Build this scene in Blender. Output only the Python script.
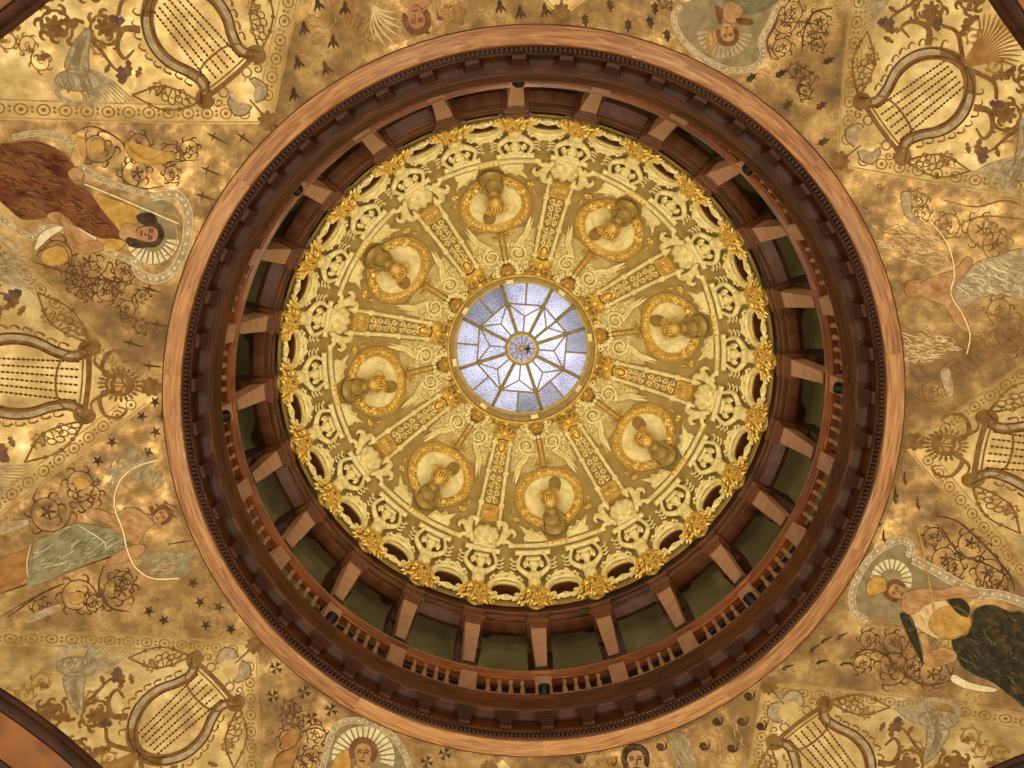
import bpy, bmesh, math, random
import numpy as np
from mathutils import Matrix, Vector
random.seed(7)
rng = np.random.default_rng(7)
scn = bpy.context.scene
for o in list(bpy.data.objects):
    bpy.data.objects.remove(o)
R_ = math.radians
PI = math.pi
# ------------------------------------------------------------------ camera
S = 13.32                       # metres from the lens up to the ring of the opening
CAMZ = 1.6
Z0 = CAMZ + S                   # height of the ring
FPX = 770.0
CX, CY = -0.0357156 * S, -0.1877737 * S     # the camera stands 2.5 m off the axis of the dome
_z = np.array([(507.38 - 512) / FPX, (271.7 - 384) / FPX, 1.0]); _z /= np.linalg.norm(_z)
_x = np.array([1.0, 0, 0]) - _z[0] * _z; _x /= np.linalg.norm(_x)
_y = np.cross(_z, _x)
RW = np.array([_x, _y, _z]).T               # world -> camera (x right, y down, z forward)
cam_d = bpy.data.cameras.new('camera')
cam = bpy.data.objects.new('camera', cam_d)
scn.collection.objects.link(cam)
cam_d.sensor_width = 36.0
cam_d.lens = FPX / 1024 * 36.0
cam_d.clip_end = 200
cam.matrix_world = Matrix.Translation((CX, CY, CAMZ)) @ Matrix(
    [[RW[0, 0], -RW[1, 0], -RW[2, 0]], [RW[0, 1], -RW[1, 1], -RW[2, 1]], [RW[0, 2], -RW[1, 2], -RW[2, 2]]]).to_4x4()
scn.camera = cam
# ------------------------------------------------------------------ world, lights, exposure
scn.view_settings.view_transform = 'Standard'
scn.view_settings.look = 'None'
scn.view_settings.gamma = 1.0
scn.view_settings.use_curve_mapping = False
scn.view_settings.exposure = 0.0
w = bpy.data.worlds.new('world'); scn.world = w
w.use_nodes = True
w.node_tree.nodes['Background'].inputs[0].default_value = (1.0, 0.86, 0.66, 1)
w.node_tree.nodes['Background'].inputs[1].default_value = 0.20

def lamp(name, kind, loc, energy, color, target=None, **kw):
    d = bpy.data.lights.new(name, kind)
    d.energy = energy; d.color = color
    for k, v in kw.items(): setattr(d, k, v)
    o = bpy.data.objects.new(name, d); scn.collection.objects.link(o)
    o.location = loc
    if target is not None:
        o.rotation_euler = (Vector(target) - Vector(loc)).to_track_quat('-Z', 'Y').to_euler()
    return o
WARM = (1.0, 0.86, 0.64)
# unseen uplights below the vault, placed to brighten the spandrels near the ring
for k in range(8):
    a = R_(26.5 + 45 * k)
    lamp('unseen_uplight', 'AREA', (6.9 * math.cos(a), 6.9 * math.sin(a), Z0 - 7.6), 200, WARM,
         (7.0 * math.cos(a), 7.0 * math.sin(a), Z0), shape='DISK', size=0.7)
    a = R_(4 + 45 * k)  # second unseen ring, added to make the kites glint
    lamp('kite_fill', 'AREA', (9.6 * math.cos(a), 9.6 * math.sin(a), Z0 - 7.6), 86, WARM,
         (8.6 * math.cos(a), 8.6 * math.sin(a), Z0), shape='DISK', size=0.7)
# daylight on top of the stained glass skylight
lamp('daylight', 'AREA', (0, 0, Z0 + 13.6), 120, (0.86, 0.88, 1.0), (0, 0, Z0 + 10), shape='DISK', size=4.2)
SPOT_E = 350
# added point lights, unseen behind the balustrade, to lighten the gallery wall
for k in range(8):
    a = R_(19.9 + 45 * k)
    lamp('gallery_fill', 'POINT', (7.55 * math.cos(a), 7.55 * math.sin(a), Z0 + 1.9), 95, WARM, shadow_soft_size=.12)
# ------------------------------------------------------------------ materials
def lin(c):
    return tuple((x / 255 / 12.92) if x / 255 <= 0.04045 else ((x / 255 + 0.055) / 1.055) ** 2.4 for x in c) + (1,)

def mat(name, c1, c2=None, scale=4.0, rough=0.55, metal=0.0, bump=0.0, bscale=None, detail=5, spec=0.4, lo=.35, hi=.65, dist=.4, c3=None, s3=20):
    m = bpy.data.materials.new(name); m.use_nodes = True
    nt = m.node_tree; b = nt.nodes['Principled BSDF']
    b.inputs['Roughness'].default_value = rough; b.inputs['Metallic'].default_value = metal
    b.inputs['Specular IOR Level'].default_value = spec
    b.inputs['Base Color'].default_value = lin(c1)
    tc = nt.nodes.new('ShaderNodeTexCoord')
    if c2:
        n = nt.nodes.new('ShaderNodeTexNoise'); n.inputs['Scale'].default_value = scale; n.inputs['Detail'].default_value = detail
        n.inputs['Distortion'].default_value = dist
        nt.links.new(tc.outputs['Object'], n.inputs['Vector'])
        r = nt.nodes.new('ShaderNodeValToRGB')
        r.color_ramp.elements[0].position = lo; r.color_ramp.elements[1].position = hi
        r.color_ramp.elements[0].color = lin(c1); r.color_ramp.elements[1].color = lin(c2)
        nt.links.new(n.outputs['Fac'], r.inputs[0])
        out = r.outputs[0]
        if c3:
            n3 = nt.nodes.new('ShaderNodeTexNoise'); n3.inputs['Scale'].default_value = s3; n3.inputs['Detail'].default_value = 6
            nt.links.new(tc.outputs['Object'], n3.inputs['Vector'])
            r3 = nt.nodes.new('ShaderNodeMapRange'); r3.inputs[1].default_value = .52; r3.inputs[2].default_value = .72
            nt.links.new(n3.outputs['Fac'], r3.inputs[0])
            mx = nt.nodes.new('ShaderNodeMix'); mx.data_type = 'RGBA'
            nt.links.new(r3.outputs[0], mx.inputs[0]); nt.links.new(out, mx.inputs[6]); mx.inputs[7].default_value = lin(c3)
            out = mx.outputs[2]
        nt.links.new(out, b.inputs['Base Color'])
    if bump:
        n2 = nt.nodes.new('ShaderNodeTexNoise'); n2.inputs['Scale'].default_value = bscale or scale * 3; n2.inputs['Detail'].default_value = 4
        nt.links.new(tc.outputs['Object'], n2.inputs['Vector'])
        bp = nt.nodes.new('ShaderNodeBump'); bp.inputs['Strength'].default_value = bump; bp.inputs['Distance'].default_value = 0.03
        nt.links.new(n2.outputs['Fac'], bp.inputs['Height']); nt.links.new(bp.outputs[0], b.inputs['Normal'])
    return m

def polar_wood(name, c1, c2, boards=11, rough=0.4, along=2.5, across=26, spec=.4):
    """Wood bent round the axis of the dome: grain runs along the ring, boards butt at joints."""
    m = bpy.data.materials.new(name); m.use_nodes = True
    nt = m.node_tree; N = nt.nodes.new; L = nt.links.new
    b = nt.nodes['Principled BSDF']; b.inputs['Roughness'].default_value = rough; b.inputs['Specular IOR Level'].default_value = spec
    g = N('ShaderNodeNewGeometry'); sp = N('ShaderNodeSeparateXYZ'); L(g.outputs['Position'], sp.inputs[0])
    def mth(op, a, bb=None):
        n = N('ShaderNodeMath'); n.operation = op
        for i, v in enumerate((a, bb)):
            if v is None: continue
            if isinstance(v, (int, float)): n.inputs[i].default_value = v
            else: L(v, n.inputs[i])
        return n.outputs[0]
    ang = mth('ARCTAN2', sp.outputs[1], sp.outputs[0])
    rad = mth('SQRT', mth('ADD', mth('MULTIPLY', sp.outputs[0], sp.outputs[0]), mth('MULTIPLY', sp.outputs[1], sp.outputs[1])))
    bid = mth('FLOOR', mth('ADD', mth('MULTIPLY', ang, boards / (2 * PI)), 0.3))
    cb = N('ShaderNodeCombineXYZ')
    L(mth('MULTIPLY', ang, along * 6), cb.inputs[0]); L(mth('MULTIPLY', mth('ADD', rad, sp.outputs[2]), across), cb.inputs[1]); L(mth('MULTIPLY', bid, 7.3), cb.inputs[2])
    n = N('ShaderNodeTexNoise'); n.inputs['Scale'].default_value = 0.55; n.inputs['Detail'].default_value = 5; n.inputs['Distortion'].default_value = 1.2
    L(cb.outputs[0], n.inputs['Vector'])
    wv = N('ShaderNodeTexWhiteNoise'); wv.noise_dimensions = '1D'; L(bid, wv.inputs['W'])
    f = mth('ADD', n.outputs['Fac'], mth('MULTIPLY', mth('SUBTRACT', wv.outputs['Value'], .5), .16))
    r = N('ShaderNodeValToRGB'); r.color_ramp.elements[0].position = .33; r.color_ramp.elements[1].position = .66
    r.color_ramp.elements[0].color = lin(c1); r.color_ramp.elements[1].color = lin(c2)
    L(f, r.inputs[0]); L(r.outputs[0], b.inputs['Base Color'])
    return m

def leaf_gold(name, c1, c2, c3, metal, rough, tile=2.6, lines=0.0):
    """Gold leaf laid in squares: patchy tone from leaf to leaf, worn clouds, rubbed seams."""
    m = bpy.data.materials.new(name); m.use_nodes = True
    nt = m.node_tree; N = nt.nodes.new; L = nt.links.new
    b = nt.nodes['Principled BSDF']
    g = N('ShaderNodeNewGeometry')
    n1 = N('ShaderNodeTexNoise'); n1.inputs['Scale'].default_value = 1.6; n1.inputs['Detail'].default_value = 8; n1.inputs['Roughness'].default_value = .65
    L(g.outputs['Position'], n1.inputs['Vector'])
    r = N('ShaderNodeValToRGB'); e = r.color_ramp.elements
    e[0].position = .3; e[0].color = lin(c1); e[1].position = .7; e[1].color = lin(c3)
    k = e.new(.5); k.color = lin(c2)
    L(n1.outputs['Fac'], r.inputs[0])
    br = N('ShaderNodeTexBrick'); br.inputs['Scale'].default_value = tile; br.offset = 0.5
    br.inputs['Color1'].default_value = (.84, .84, .84, 1); br.inputs['Color2'].default_value = (1.08, 1.08, 1.08, 1)
    br.inputs['Mortar'].default_value = (.88, .86, .82, 1); br.inputs['Mortar Size'].default_value = .006
    br.inputs['Brick Width'].default_value = .5; br.inputs['Row Height'].default_value = .5
    L(g.outputs['Position'], br.inputs['Vector'])
    mx = N('ShaderNodeMix'); mx.data_type = 'RGBA'; mx.blend_type = 'MULTIPLY'; mx.inputs[0].default_value = .8
    L(r.outputs[0], mx.inputs[6]); L(br.outputs[0], mx.inputs[7])
    colr = mx.outputs[2]
    if lines:                                   # faint curling brush lines painted over the leaf
        n5 = N('ShaderNodeTexNoise'); n5.inputs['Scale'].default_value = 2.3; n5.inputs['Detail'].default_value = 2.5; n5.inputs['Distortion'].default_value = 1.6
        L(g.outputs['Position'], n5.inputs['Vector'])
        m1 = N('ShaderNodeMath'); m1.operation = 'PINGPONG'; L(n5.outputs['Fac'], m1.inputs[0]); m1.inputs[1].default_value = .055
        m2 = N('ShaderNodeMapRange'); L(m1.outputs[0], m2.inputs[0]); m2.inputs[1].default_value = .0; m2.inputs[2].default_value = .014
        m2.inputs[3].default_value = lines; m2.inputs[4].default_value = 0
        n6 = N('ShaderNodeTexNoise'); n6.inputs['Scale'].default_value = .8; L(g.outputs['Position'], n6.inputs['Vector'])
        m3 = N('ShaderNodeMapRange'); L(n6.outputs['Fac'], m3.inputs[0]); m3.inputs[1].default_value = .42; m3.inputs[2].default_value = .6
        m4 = N('ShaderNodeMath'); m4.operation = 'MULTIPLY'; L(m2.outputs[0], m4.inputs[0]); L(m3.outputs[0], m4.inputs[1])
        mz = N('ShaderNodeMix'); mz.data_type = 'RGBA'; L(m4.outputs[0], mz.inputs[0]); L(colr, mz.inputs[6]); mz.inputs[7].default_value = lin((92, 58, 24))
        colr = mz.outputs[2]
    L(colr, b.inputs['Base Color'])
    b.inputs['Metallic'].default_value = metal
    n2 = N('ShaderNodeTexNoise'); n2.inputs['Scale'].default_value = 5; n2.inputs['Detail'].default_value = 6
    L(g.outputs['Position'], n2.inputs['Vector'])
    mr = N('ShaderNodeMapRange'); mr.inputs[1].default_value = .3; mr.inputs[2].default_value = .7
    mr.inputs[3].default_value = rough - .12; mr.inputs[4].default_value = rough + .15
    L(n2.outputs['Fac'], mr.inputs[0]); L(mr.outputs[0], b.inputs['Roughness'])
    bp = N('ShaderNodeBump'); bp.inputs['Strength'].default_value = .18; bp.inputs['Distance'].default_value = .03
    L(n2.outputs['Fac'], bp.inputs['Height']); L(bp.outputs[0], b.inputs['Normal'])
    return m

M = {}
M['oak'] = polar_wood('oak', (128, 80, 40), (184, 132, 78), 11, .40, spec=.3)
M['mahogany'] = polar_wood('mahogany', (54, 26, 8), (92, 48, 17), 24, .36, 2, 18, .3)
M['mahogany_dark'] = mat('mahogany_dark', (46, 22, 9), (68, 35, 15), 3, .5, spec=.25)
M['arch_oak'] = mat('arch_oak', (126, 76, 34), (160, 100, 48), 2, .45)
M['rail'] = polar_wood('rail', (104, 52, 20), (146, 82, 38), 24, .25, 2, 20)
M['shaft'] = mat('shaft', (146, 104, 74), (170, 126, 92), 3, .42, spec=.25)
M['wall'] = mat('gallery_plaster', (112, 100, 56), (136, 122, 72), .8, .7, bump=.05, c3=(150, 136, 88), s3=1.3)
M['ground'] = mat('dome_ground', (146, 121, 66), (168, 143, 84), 2.5, .6, .1, spec=.2)
M['collar'] = mat('collar_gilt', (164, 140, 80), (188, 162, 98), 6, .45, .3)
M['cream'] = mat('cream_plaster', (208, 190, 126), (234, 218, 158), 5, .5, bump=.25, bscale=22)
M['stipple'] = mat('stippled_plaster', (158, 134, 78), (204, 182, 122), 24, .6, bump=.5, bscale=30, spec=.2)
M['gilt'] = mat('gilt', (204, 162, 66), (240, 208, 118), 9, .34, .4, bump=.5, bscale=30)
M['gilt2'] = mat('old_gilt', (180, 142, 66), (212, 174, 92), 9, .38, .28, bump=.6, bscale=26)
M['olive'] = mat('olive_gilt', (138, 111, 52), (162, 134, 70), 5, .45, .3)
M['recess'] = mat('recess_wood', (78, 41, 18), (102, 58, 28), 4, .45)
M['black'] = mat('black_metal', (14, 12, 11), None, rough=.4)
M['lead'] = mat('gilded_bars', (128, 112, 64), (152, 136, 84), 6, .45, .2)
M['kite'] = leaf_gold('bright_gold_leaf', (150, 122, 72), (194, 163, 102), (226, 202, 146), .55, .44)
M['spandrel'] = leaf_gold('brown_gold_leaf', (82, 58, 28), (124, 94, 49), (176, 144, 88), .6, .42, lines=.7)
def paint(name, c, d=18, scale=6, metal=.08):
    q = tuple(int(x * .62 + y * .38) for x, y in zip(c, (140, 106, 54)))
    M[name] = mat('paint_' + name, tuple(max(0, x - d) for x in c), tuple(min(255, x + d) for x in c), scale, .6, metal, lo=.3, hi=.7, detail=8, c3=q, s3=9, spec=.12)
paint('brown', (118, 84, 42)); paint('dark', (84, 54, 24)); paint('umber', (146, 104, 52)); paint('tan', (176, 136, 78))
paint('russet', (98, 50, 18), 26, 3); paint('russet2', (62, 30, 12)); paint('skin', (164, 124, 80), 20); paint('rose', (156, 106, 76), 12); paint('pale', (196, 168, 122), 12)
paint('silver', (158, 138, 104), 26, 10); paint('white', (206, 190, 150), 16, 14); paint('blue', (130, 122, 88), 18); paint('teal', (100, 96, 66), 16)
paint('green', (42, 38, 20), 9, 5); paint('hair', (58, 40, 24)); paint('auburn', (104, 62, 30)); paint('goldp', (172, 132, 62), 22); paint('grey', (128, 112, 78), 16); paint('line', (222, 204, 150), 10)
paint('iron', (66, 44, 22)); paint('plum', (96, 70, 56))

def glass_mat(name, tint):
    m = bpy.data.materials.new(name); m.use_nodes = True
    nt = m.node_tree; N = nt.nodes.new; L = nt.links.new
    nt.nodes.remove(nt.nodes['Principled BSDF']); out = nt.nodes['Material Output']
    tc = N('ShaderNodeTexCoord')
    n = N('ShaderNodeTexNoise'); n.inputs['Scale'].default_value = 26; n.inputs['Detail'].default_value = 3; L(tc.outputs['Object'], n.inputs['Vector'])
    n2 = N('ShaderNodeTexNoise'); n2.inputs['Scale'].default_value = 1.1; n2.inputs['Detail'].default_value = 2; L(tc.outputs['Object'], n2.inputs['Vector'])
    ad = N('ShaderNodeMath'); ad.operation = 'ADD'; L(n.outputs['Fac'], ad.inputs[0])
    sc = N('ShaderNodeMath'); sc.operation = 'MULTIPLY'; L(n2.outputs['Fac'], sc.inputs[0]); sc.inputs[1].default_value = .55; L(sc.outputs[0], ad.inputs[1])
    r = N('ShaderNodeValToRGB'); r.color_ramp.elements[0].position = .62; r.color_ramp.elements[1].position = .9
    r.color_ramp.elements[0].color = lin(tuple(int(x * .62) for x in tint)); r.color_ramp.elements[1].color = lin(tint)
    L(ad.outputs[0], r.inputs[0])
    t = N('ShaderNodeBsdfTranslucent'); L(r.outputs[0], t.inputs[0])
    gl = N('ShaderNodeBsdfGlossy'); gl.inputs['Roughness'].default_value = .2
    mx = N('ShaderNodeMixShader'); mx.inputs[0].default_value = .04
    L(t.outputs[0], mx.inputs[1]); L(gl.outputs[0], mx.inputs[2]); L(mx.outputs[0], out.inputs[0])
    return m
M['glass'] = glass_mat('stippled_glass', (232, 230, 246)); M['glass_shade'] = glass_mat('shade_tinted_glass', (176, 172, 182))  # grey version: shade on some panes put into the glass tint

# ------------------------------------------------------------------ mapping functions (vectorised)
Rd, ZC = 6.27, 5.68
KD = Rd * PI / 180              # metres of meridian per degree
def dome_map(az0=0.0):
    def F(P):
        x, y, n = P[:, 0], P[:, 1], P[:, 2]
        e = y / Rd
        a = R_(az0) + x / (Rd * np.maximum(np.cos(e), .12))
        r = Rd - n
        return np.stack([r * np.cos(e) * np.cos(a), r * np.cos(e) * np.sin(a), Z0 + ZC + r * np.sin(e)], 1)
    return F
def E(d): return d * KD
# the vault round the opening: eight bright kites over the arches, eight spandrels between them
RT = 6.6
C1, C2, BUMP = .20, .04, .45
KITES = {'top': (-86.4, 51, 51), 'upper_right': (-40.2, 53, 52), 'right': (5.1, 49, 46), 'lower_right': (49.7, 50, 52), 'bottom': (95.0, 51, 51),
         'lower_left': (140.0, 52, 51), 'left': (-177.1, 41, 51), 'upper_left': (-131.7, 50, 60)}
KL = list(KITES.items())
def zs(x, y):
    r = np.hypot(x, y); q = np.maximum(r - 6.5, 0)
    z = -(C1 * q + C2 * q * q)
    for nm, (a, am, ap) in KL:
        ca, sa = math.cos(R_(a)), math.sin(R_(a))
        u = x * ca + y * sa - RT; v = -x * sa + y * ca
        d1 = u * math.sin(R_(ap)) - v * math.cos(R_(ap))
        d2 = u * math.sin(R_(am)) + v * math.cos(R_(am))
        ins = (d1 > 0) & (d2 > 0) & (u > 0)
        z = z + np.where(ins, BUMP * np.maximum(d1, 0) * np.maximum(d2, 0) / (np.abs(d1) + np.abs(d2) + .15), 0)
    return z
def plan_map(P):
    x, y, n = P[:, 0], P[:, 1], P[:, 2]
    return np.stack([x, y, Z0 + zs(x, y) - n], 1)
def at_vault(P):
    """A point seen at (x, y) of the 1024x768 survey photograph -> the point of the vault it lies on."""
    d = RW.T @ np.stack([(P[:, 0] - 512) / FPX, (P[:, 1] - 384) / FPX, np.ones(len(P))])
    d = d / d[2]
    z = np.zeros(len(P))
    for i in range(60):
        x = CX + d[0] * (S + z); y = CY + d[1] * (S + z)
        z = .6 * z + .4 * zs(x, y)
    return np.stack([x, y, Z0 + z - P[:, 2]], 1)
def ident(P): return P

# ------------------------------------------------------------------ mesh builder
class MB:
    def __init__(s): s.v = []; s.f = []; s.n = 0
    def add(s, V, F):
        V = np.asarray(V, float).reshape(-1, 3)
        s.v.append(V); s.f += [tuple(i + s.n for i in f) for f in F]; s.n += len(V)
    def merge(s, o):
        V = np.concatenate(o.v); s.add(V, o.f)
    def tube(s, path, rad, seg=8, up=(0, 0, 1), flat=1.0, cap=True):
        P = np.asarray(path, float); k = len(P)
        rad = np.broadcast_to(np.asarray(rad, float), (k,))
        T = np.gradient(P, axis=0); T /= np.linalg.norm(T, axis=1)[:, None] + 1e-9
        U = np.array(up, float)
        A = np.cross(T, U); ln = np.linalg.norm(A, axis=1)[:, None]
        A = np.where(ln < 1e-3, np.array([1.0, 0, 0]), A / (ln + 1e-9)); B = np.cross(A, T)
        t = np.linspace(0, 2 * PI, seg, endpoint=False)
        V = P[:, None] + rad[:, None, None] * (np.cos(t)[None, :, None] * A[:, None] + flat * np.sin(t)[None, :, None] * B[:, None])
        F = []
        for i in range(k - 1):
            for j in range(seg):
                a, b = i * seg + j, i * seg + (j + 1) % seg
                F.append((a, b, b + seg, a + seg))
        if cap: F += [tuple(range(seg))[::-1], tuple((k - 1) * seg + j for j in range(seg))]
        s.add(V.reshape(-1, 3), F)
    def blob(s, c, r, seg=10, rings=6, rot=0.0, tip=0.0):
        """ellipsoid; rot turns it in the x-y plane; tip>0 draws the +y end to a point"""
        ph = np.linspace(-PI / 2, PI / 2, rings + 1); th = np.linspace(0, 2 * PI, seg, endpoint=False)
        y = np.sin(ph); q = np.cos(ph)
        q = q * (1 - tip * np.clip((y + 1) / 2, 0, 1) ** 1.5)
        V = np.stack([r[0] * q[:, None] * np.cos(th), np.repeat(r[1] * y[:, None], seg, 1), r[2] * q[:, None] * np.sin(th)], -1).reshape(-1, 3)
        cr, sr = math.cos(rot), math.sin(rot)
        V = np.stack([V[:, 0] * cr - V[:, 1] * sr, V[:, 0] * sr + V[:, 1] * cr, V[:, 2]], 1) + np.array(c)
        F = []
        for i in range(rings):
            for j in range(seg):
                a, b = i * seg + j, i * seg + (j + 1) % seg
                F.append((a, b, b + seg, a + seg))
        s.add(V, F)
    def box(s, c, h, top=None):
        """c centre, h half sizes; top=(sx, sy) scales the +z face"""
        t = top or (1, 1); V = []
        for z in (-1, 1):
            for x, y in ((-1, -1), (1, -1), (1, 1), (-1, 1)):
                V.append((c[0] + x * h[0] * (t[0] if z > 0 else 1), c[1] + y * h[1] * (t[1] if z > 0 else 1), c[2] + z * h[2]))
        s.add(V, [(3, 2, 1, 0), (4, 5, 6, 7), (0, 1, 5, 4), (1, 2, 6, 5), (2, 3, 7, 6), (3, 0, 4, 7)])
    def slab(s, pts, n0, n1, bev=.0):
        P = np.asarray(pts, float); k = len(P); c = P.mean(0)
        top = c + (P - c) * (1 - bev)
        V = [(x, y, n0) for x, y in P] + [(x, y, n0 + (n1 - n0) * (.7 if bev else 1)) for x, y in P] + [(x, y, n1) for x, y in top]
        F = []
        for a in range(2):
            for i in range(k):
                j = (i + 1) % k; F.append((a * k + i, a * k + j, (a + 1) * k + j, (a + 1) * k + i))
        F.append(tuple(2 * k + i for i in range(k)))
        s.add(V, F)
    def grid(s, fn, us, vs):
        V = [fn(u, v) for u in us for v in vs]; nv = len(vs)
        s.add(V, [(i * nv + j, i * nv + j + 1, (i + 1) * nv + j + 1, (i + 1) * nv + j) for i in range(len(us) - 1) for j in range(nv - 1)])
    def lathe(s, prof, seg=12, c=(0, 0, 0), closed=False):
        k = len(prof); V = []
        for r, z in prof:
            for j in range(seg):
                t = 2 * PI * j / seg; V.append((c[0] + r * math.cos(t), c[1] + r * math.sin(t), c[2] + z))
        F = []
        for i in range(k if closed else k - 1):
            for j in range(seg):
                a, b = i * seg + j, i * seg + (j + 1) % seg; i2 = ((i + 1) % k) * seg
                F.append((a, b, i2 + (j + 1) % seg, i2 + j))
        s.add(V, F)
    # flat painted marks
    def stroke(s, pts, wd, n=.006, close=False):
        P = np.asarray(pts, float); k = len(P)
        if k < 2: return
        T = np.gradient(P, axis=0); T /= np.linalg.norm(T, axis=1)[:, None] + 1e-9
        Nn = np.stack([-T[:, 1], T[:, 0]], 1); wd = np.broadcast_to(np.asarray(wd, float), (k,))[:, None] / 2
        V = np.concatenate([np.c_[P + Nn * wd, np.full(k, n)], np.c_[P - Nn * wd, np.full(k, n)]])
        s.add(V, [(i, i + 1, k + i + 1, k + i) for i in range(k - 1)])
    def poly(s, pts, n=.006, L=14.0):
        bm = bmesh.new()
        vs = [bm.verts.new((x, y, 0)) for x, y in pts]
        try: bm.faces.new(vs)
        except ValueError: bm.free(); return
        for it in range(7):
            bmesh.ops.triangulate(bm, faces=bm.faces[:])
            ed = [e for e in bm.edges if e.calc_length() > L]
            if not ed: break
            bmesh.ops.subdivide_edges(bm, edges=ed, cuts=1)
        bmesh.ops.triangulate(bm, faces=bm.faces[:])
        bm.verts.index_update()
        V = [(v.co.x, v.co.y, n) for v in bm.verts]
        F = [tuple(v.index for v in f.verts) for f in bm.faces]
        bm.free(); s.add(V, F)

def smooth(pts, k=6, close=False):
    P = [np.array(p, float) for p in pts]; n = len(P); out = []
    for i in range(n if close else n - 1):
        p1, p2 = P[i], P[(i + 1) % n]
        p0 = P[i - 1] if (i > 0 or close) else p1 * 2 - p2
        p3 = P[(i + 2) % n] if (i + 2 < n or close) else p2 * 2 - p1
        for j in range(k):
            t = j / k
            out.append(.5 * (2 * p1 + (p2 - p0) * t + (2 * p0 - 5 * p1 + 4 * p2 - p3) * t * t + (3 * p1 - p0 - 3 * p2 + p3) * t ** 3))
    if not close: out.append(P[-1])
    return np.array(out)
def spiral(c, r0, r1, a0, turns, k=28):
    t = np.linspace(0, 1, k); a = a0 + 2 * PI * turns * t; r = r0 + (r1 - r0) * t
    return np.stack([c[0] + r * np.cos(a), c[1] + r * np.sin(a)], 1)
def circle(c, rx, ry=None, k=24, rot=0):
    t = np.linspace(0, 2 * PI, k, endpoint=False); ry = rx if ry is None else ry
    x, y = rx * np.cos(t), ry * np.sin(t)
    return np.stack([c[0] + x * math.cos(rot) - y * math.sin(rot), c[1] + x * math.sin(rot) + y * math.cos(rot)], 1)

# ------------------------------------------------------------------ object helpers
col = scn.collection
def finish(me, flat=False, ang=38):
    if flat: return
    me.polygons.foreach_set('use_smooth', [True] * len(me.polygons))
    me.set_sharp_from_angle(angle=R_(ang))
def thing(name, label, cat, mtx=None, group=None, kind=None):
    o = bpy.data.objects.new(name, None); col.objects.link(o)
    o.empty_display_size = .2
    if mtx is not None: o.matrix_world = mtx
    if label: o['label'] = label
    if cat: o['category'] = cat
    if group: o['group'] = group
    if kind: o['kind'] = kind
    return o
def make_mesh(name, V, F, m, remesh=0, flat=False):
    me = bpy.data.meshes.new(name)
    me.from_pydata([tuple(v) for v in V], [], F)
    bm = bmesh.new(); bm.from_mesh(me); bmesh.ops.recalc_face_normals(bm, faces=bm.faces[:]); bm.to_mesh(me); bm.free()
    if remesh:
        t = bpy.data.objects.new('t', me); col.objects.link(t)
        md = t.modifiers.new('r', 'REMESH'); md.mode = 'VOXEL'; md.voxel_size = remesh
        sm = t.modifiers.new('s', 'SMOOTH'); sm.factor = .5; sm.iterations = 2
        dg = bpy.context.evaluated_depsgraph_get()
        me2 = bpy.data.meshes.new_from_object(t.evaluated_get(dg))
        bpy.data.objects.remove(t); bpy.data.meshes.remove(me); me = me2; me.name = name
    me.materials.clear(); me.materials.append(M[m] if isinstance(m, str) else m)
    finish(me, flat)
    return me
def part(name, mb, m, parent=None, F=ident, remesh=0, flat=False, kind=None, label=None):
    """link one builder as ONE mesh object; F bends it into the world, the parent's frame is taken off"""
    V = F(np.concatenate(mb.v))
    if parent is not None:
        root = parent
        Mi = np.array(chain(parent).inverted())
        V = V @ Mi[:3, :3].T + Mi[:3, 3]
    me = make_mesh(name, V, mb.f, m, remesh, flat)
    o = bpy.data.objects.new(name, me); col.objects.link(o)
    if parent is not None: o.parent = parent
    if kind: o['kind'] = kind
    if label: o['label'] = label
    return o
def chain(o):
    mtx = Matrix.Identity(4)
    while o is not None:
        mtx = o.matrix_basis @ mtx; o = o.parent
    return mtx
def copy_tree(o, parent=None):
    c = o.copy(); col.objects.link(c)
    if parent is not None: c.parent = parent
    for ch in list(o.children): copy_tree(ch, c)
    return c
def ring_of(root, n, step, start, label_fn, n0=0):
    """root was built at azimuth 0: turn it to the first place, copy it round the axis"""
    base = root.matrix_basis.copy(); out = []
    srcs = [root] + [copy_tree(root) for _ in range(n - 1)]
    for i, o in enumerate(srcs):
        az = start + step * i
        o.matrix_basis = Matrix.Rotation(R_(az), 4, 'Z') @ base
        o['label'] = label_fn(az, i); out.append(o)
    return out
NUM = ['twelve', 'one', 'two', 'three', 'four', 'five', 'six', 'seven', 'eight', 'nine', 'ten', 'eleven']
def clock(az, step=.5):
    h = ((az + 90) / 30) % 12
    h = (round(h / step) * step) % 12
    q = {0: "%s o'clock", .25: 'quarter past %s', .5: 'half past %s', .75: 'quarter to %s'}[round((h % 1) * 4) / 4]
    return q % NUM[(int(h) + (1 if (h % 1) > .6 else 0)) % 12]
def frame(e, az=0.0):
    """frame on the dome: x tangent, y up the meridian, z inward"""
    er = R_(e)
    p = Vector((Rd * math.cos(er), 0, Z0 + ZC + Rd * math.sin(er)))
    return Matrix.Translation(p) @ Matrix(((0, -math.sin(er), -math.cos(er)), (1, 0, 0), (0, math.cos(er), -math.sin(er)))).to_4x4()
def box_frame(r, z): return Matrix.Translation((r, 0, Z0 + z))
COL0 = 12.4                     # azimuth of the first column; the others follow every 15 degrees
RIB0 = 12.0

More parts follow.
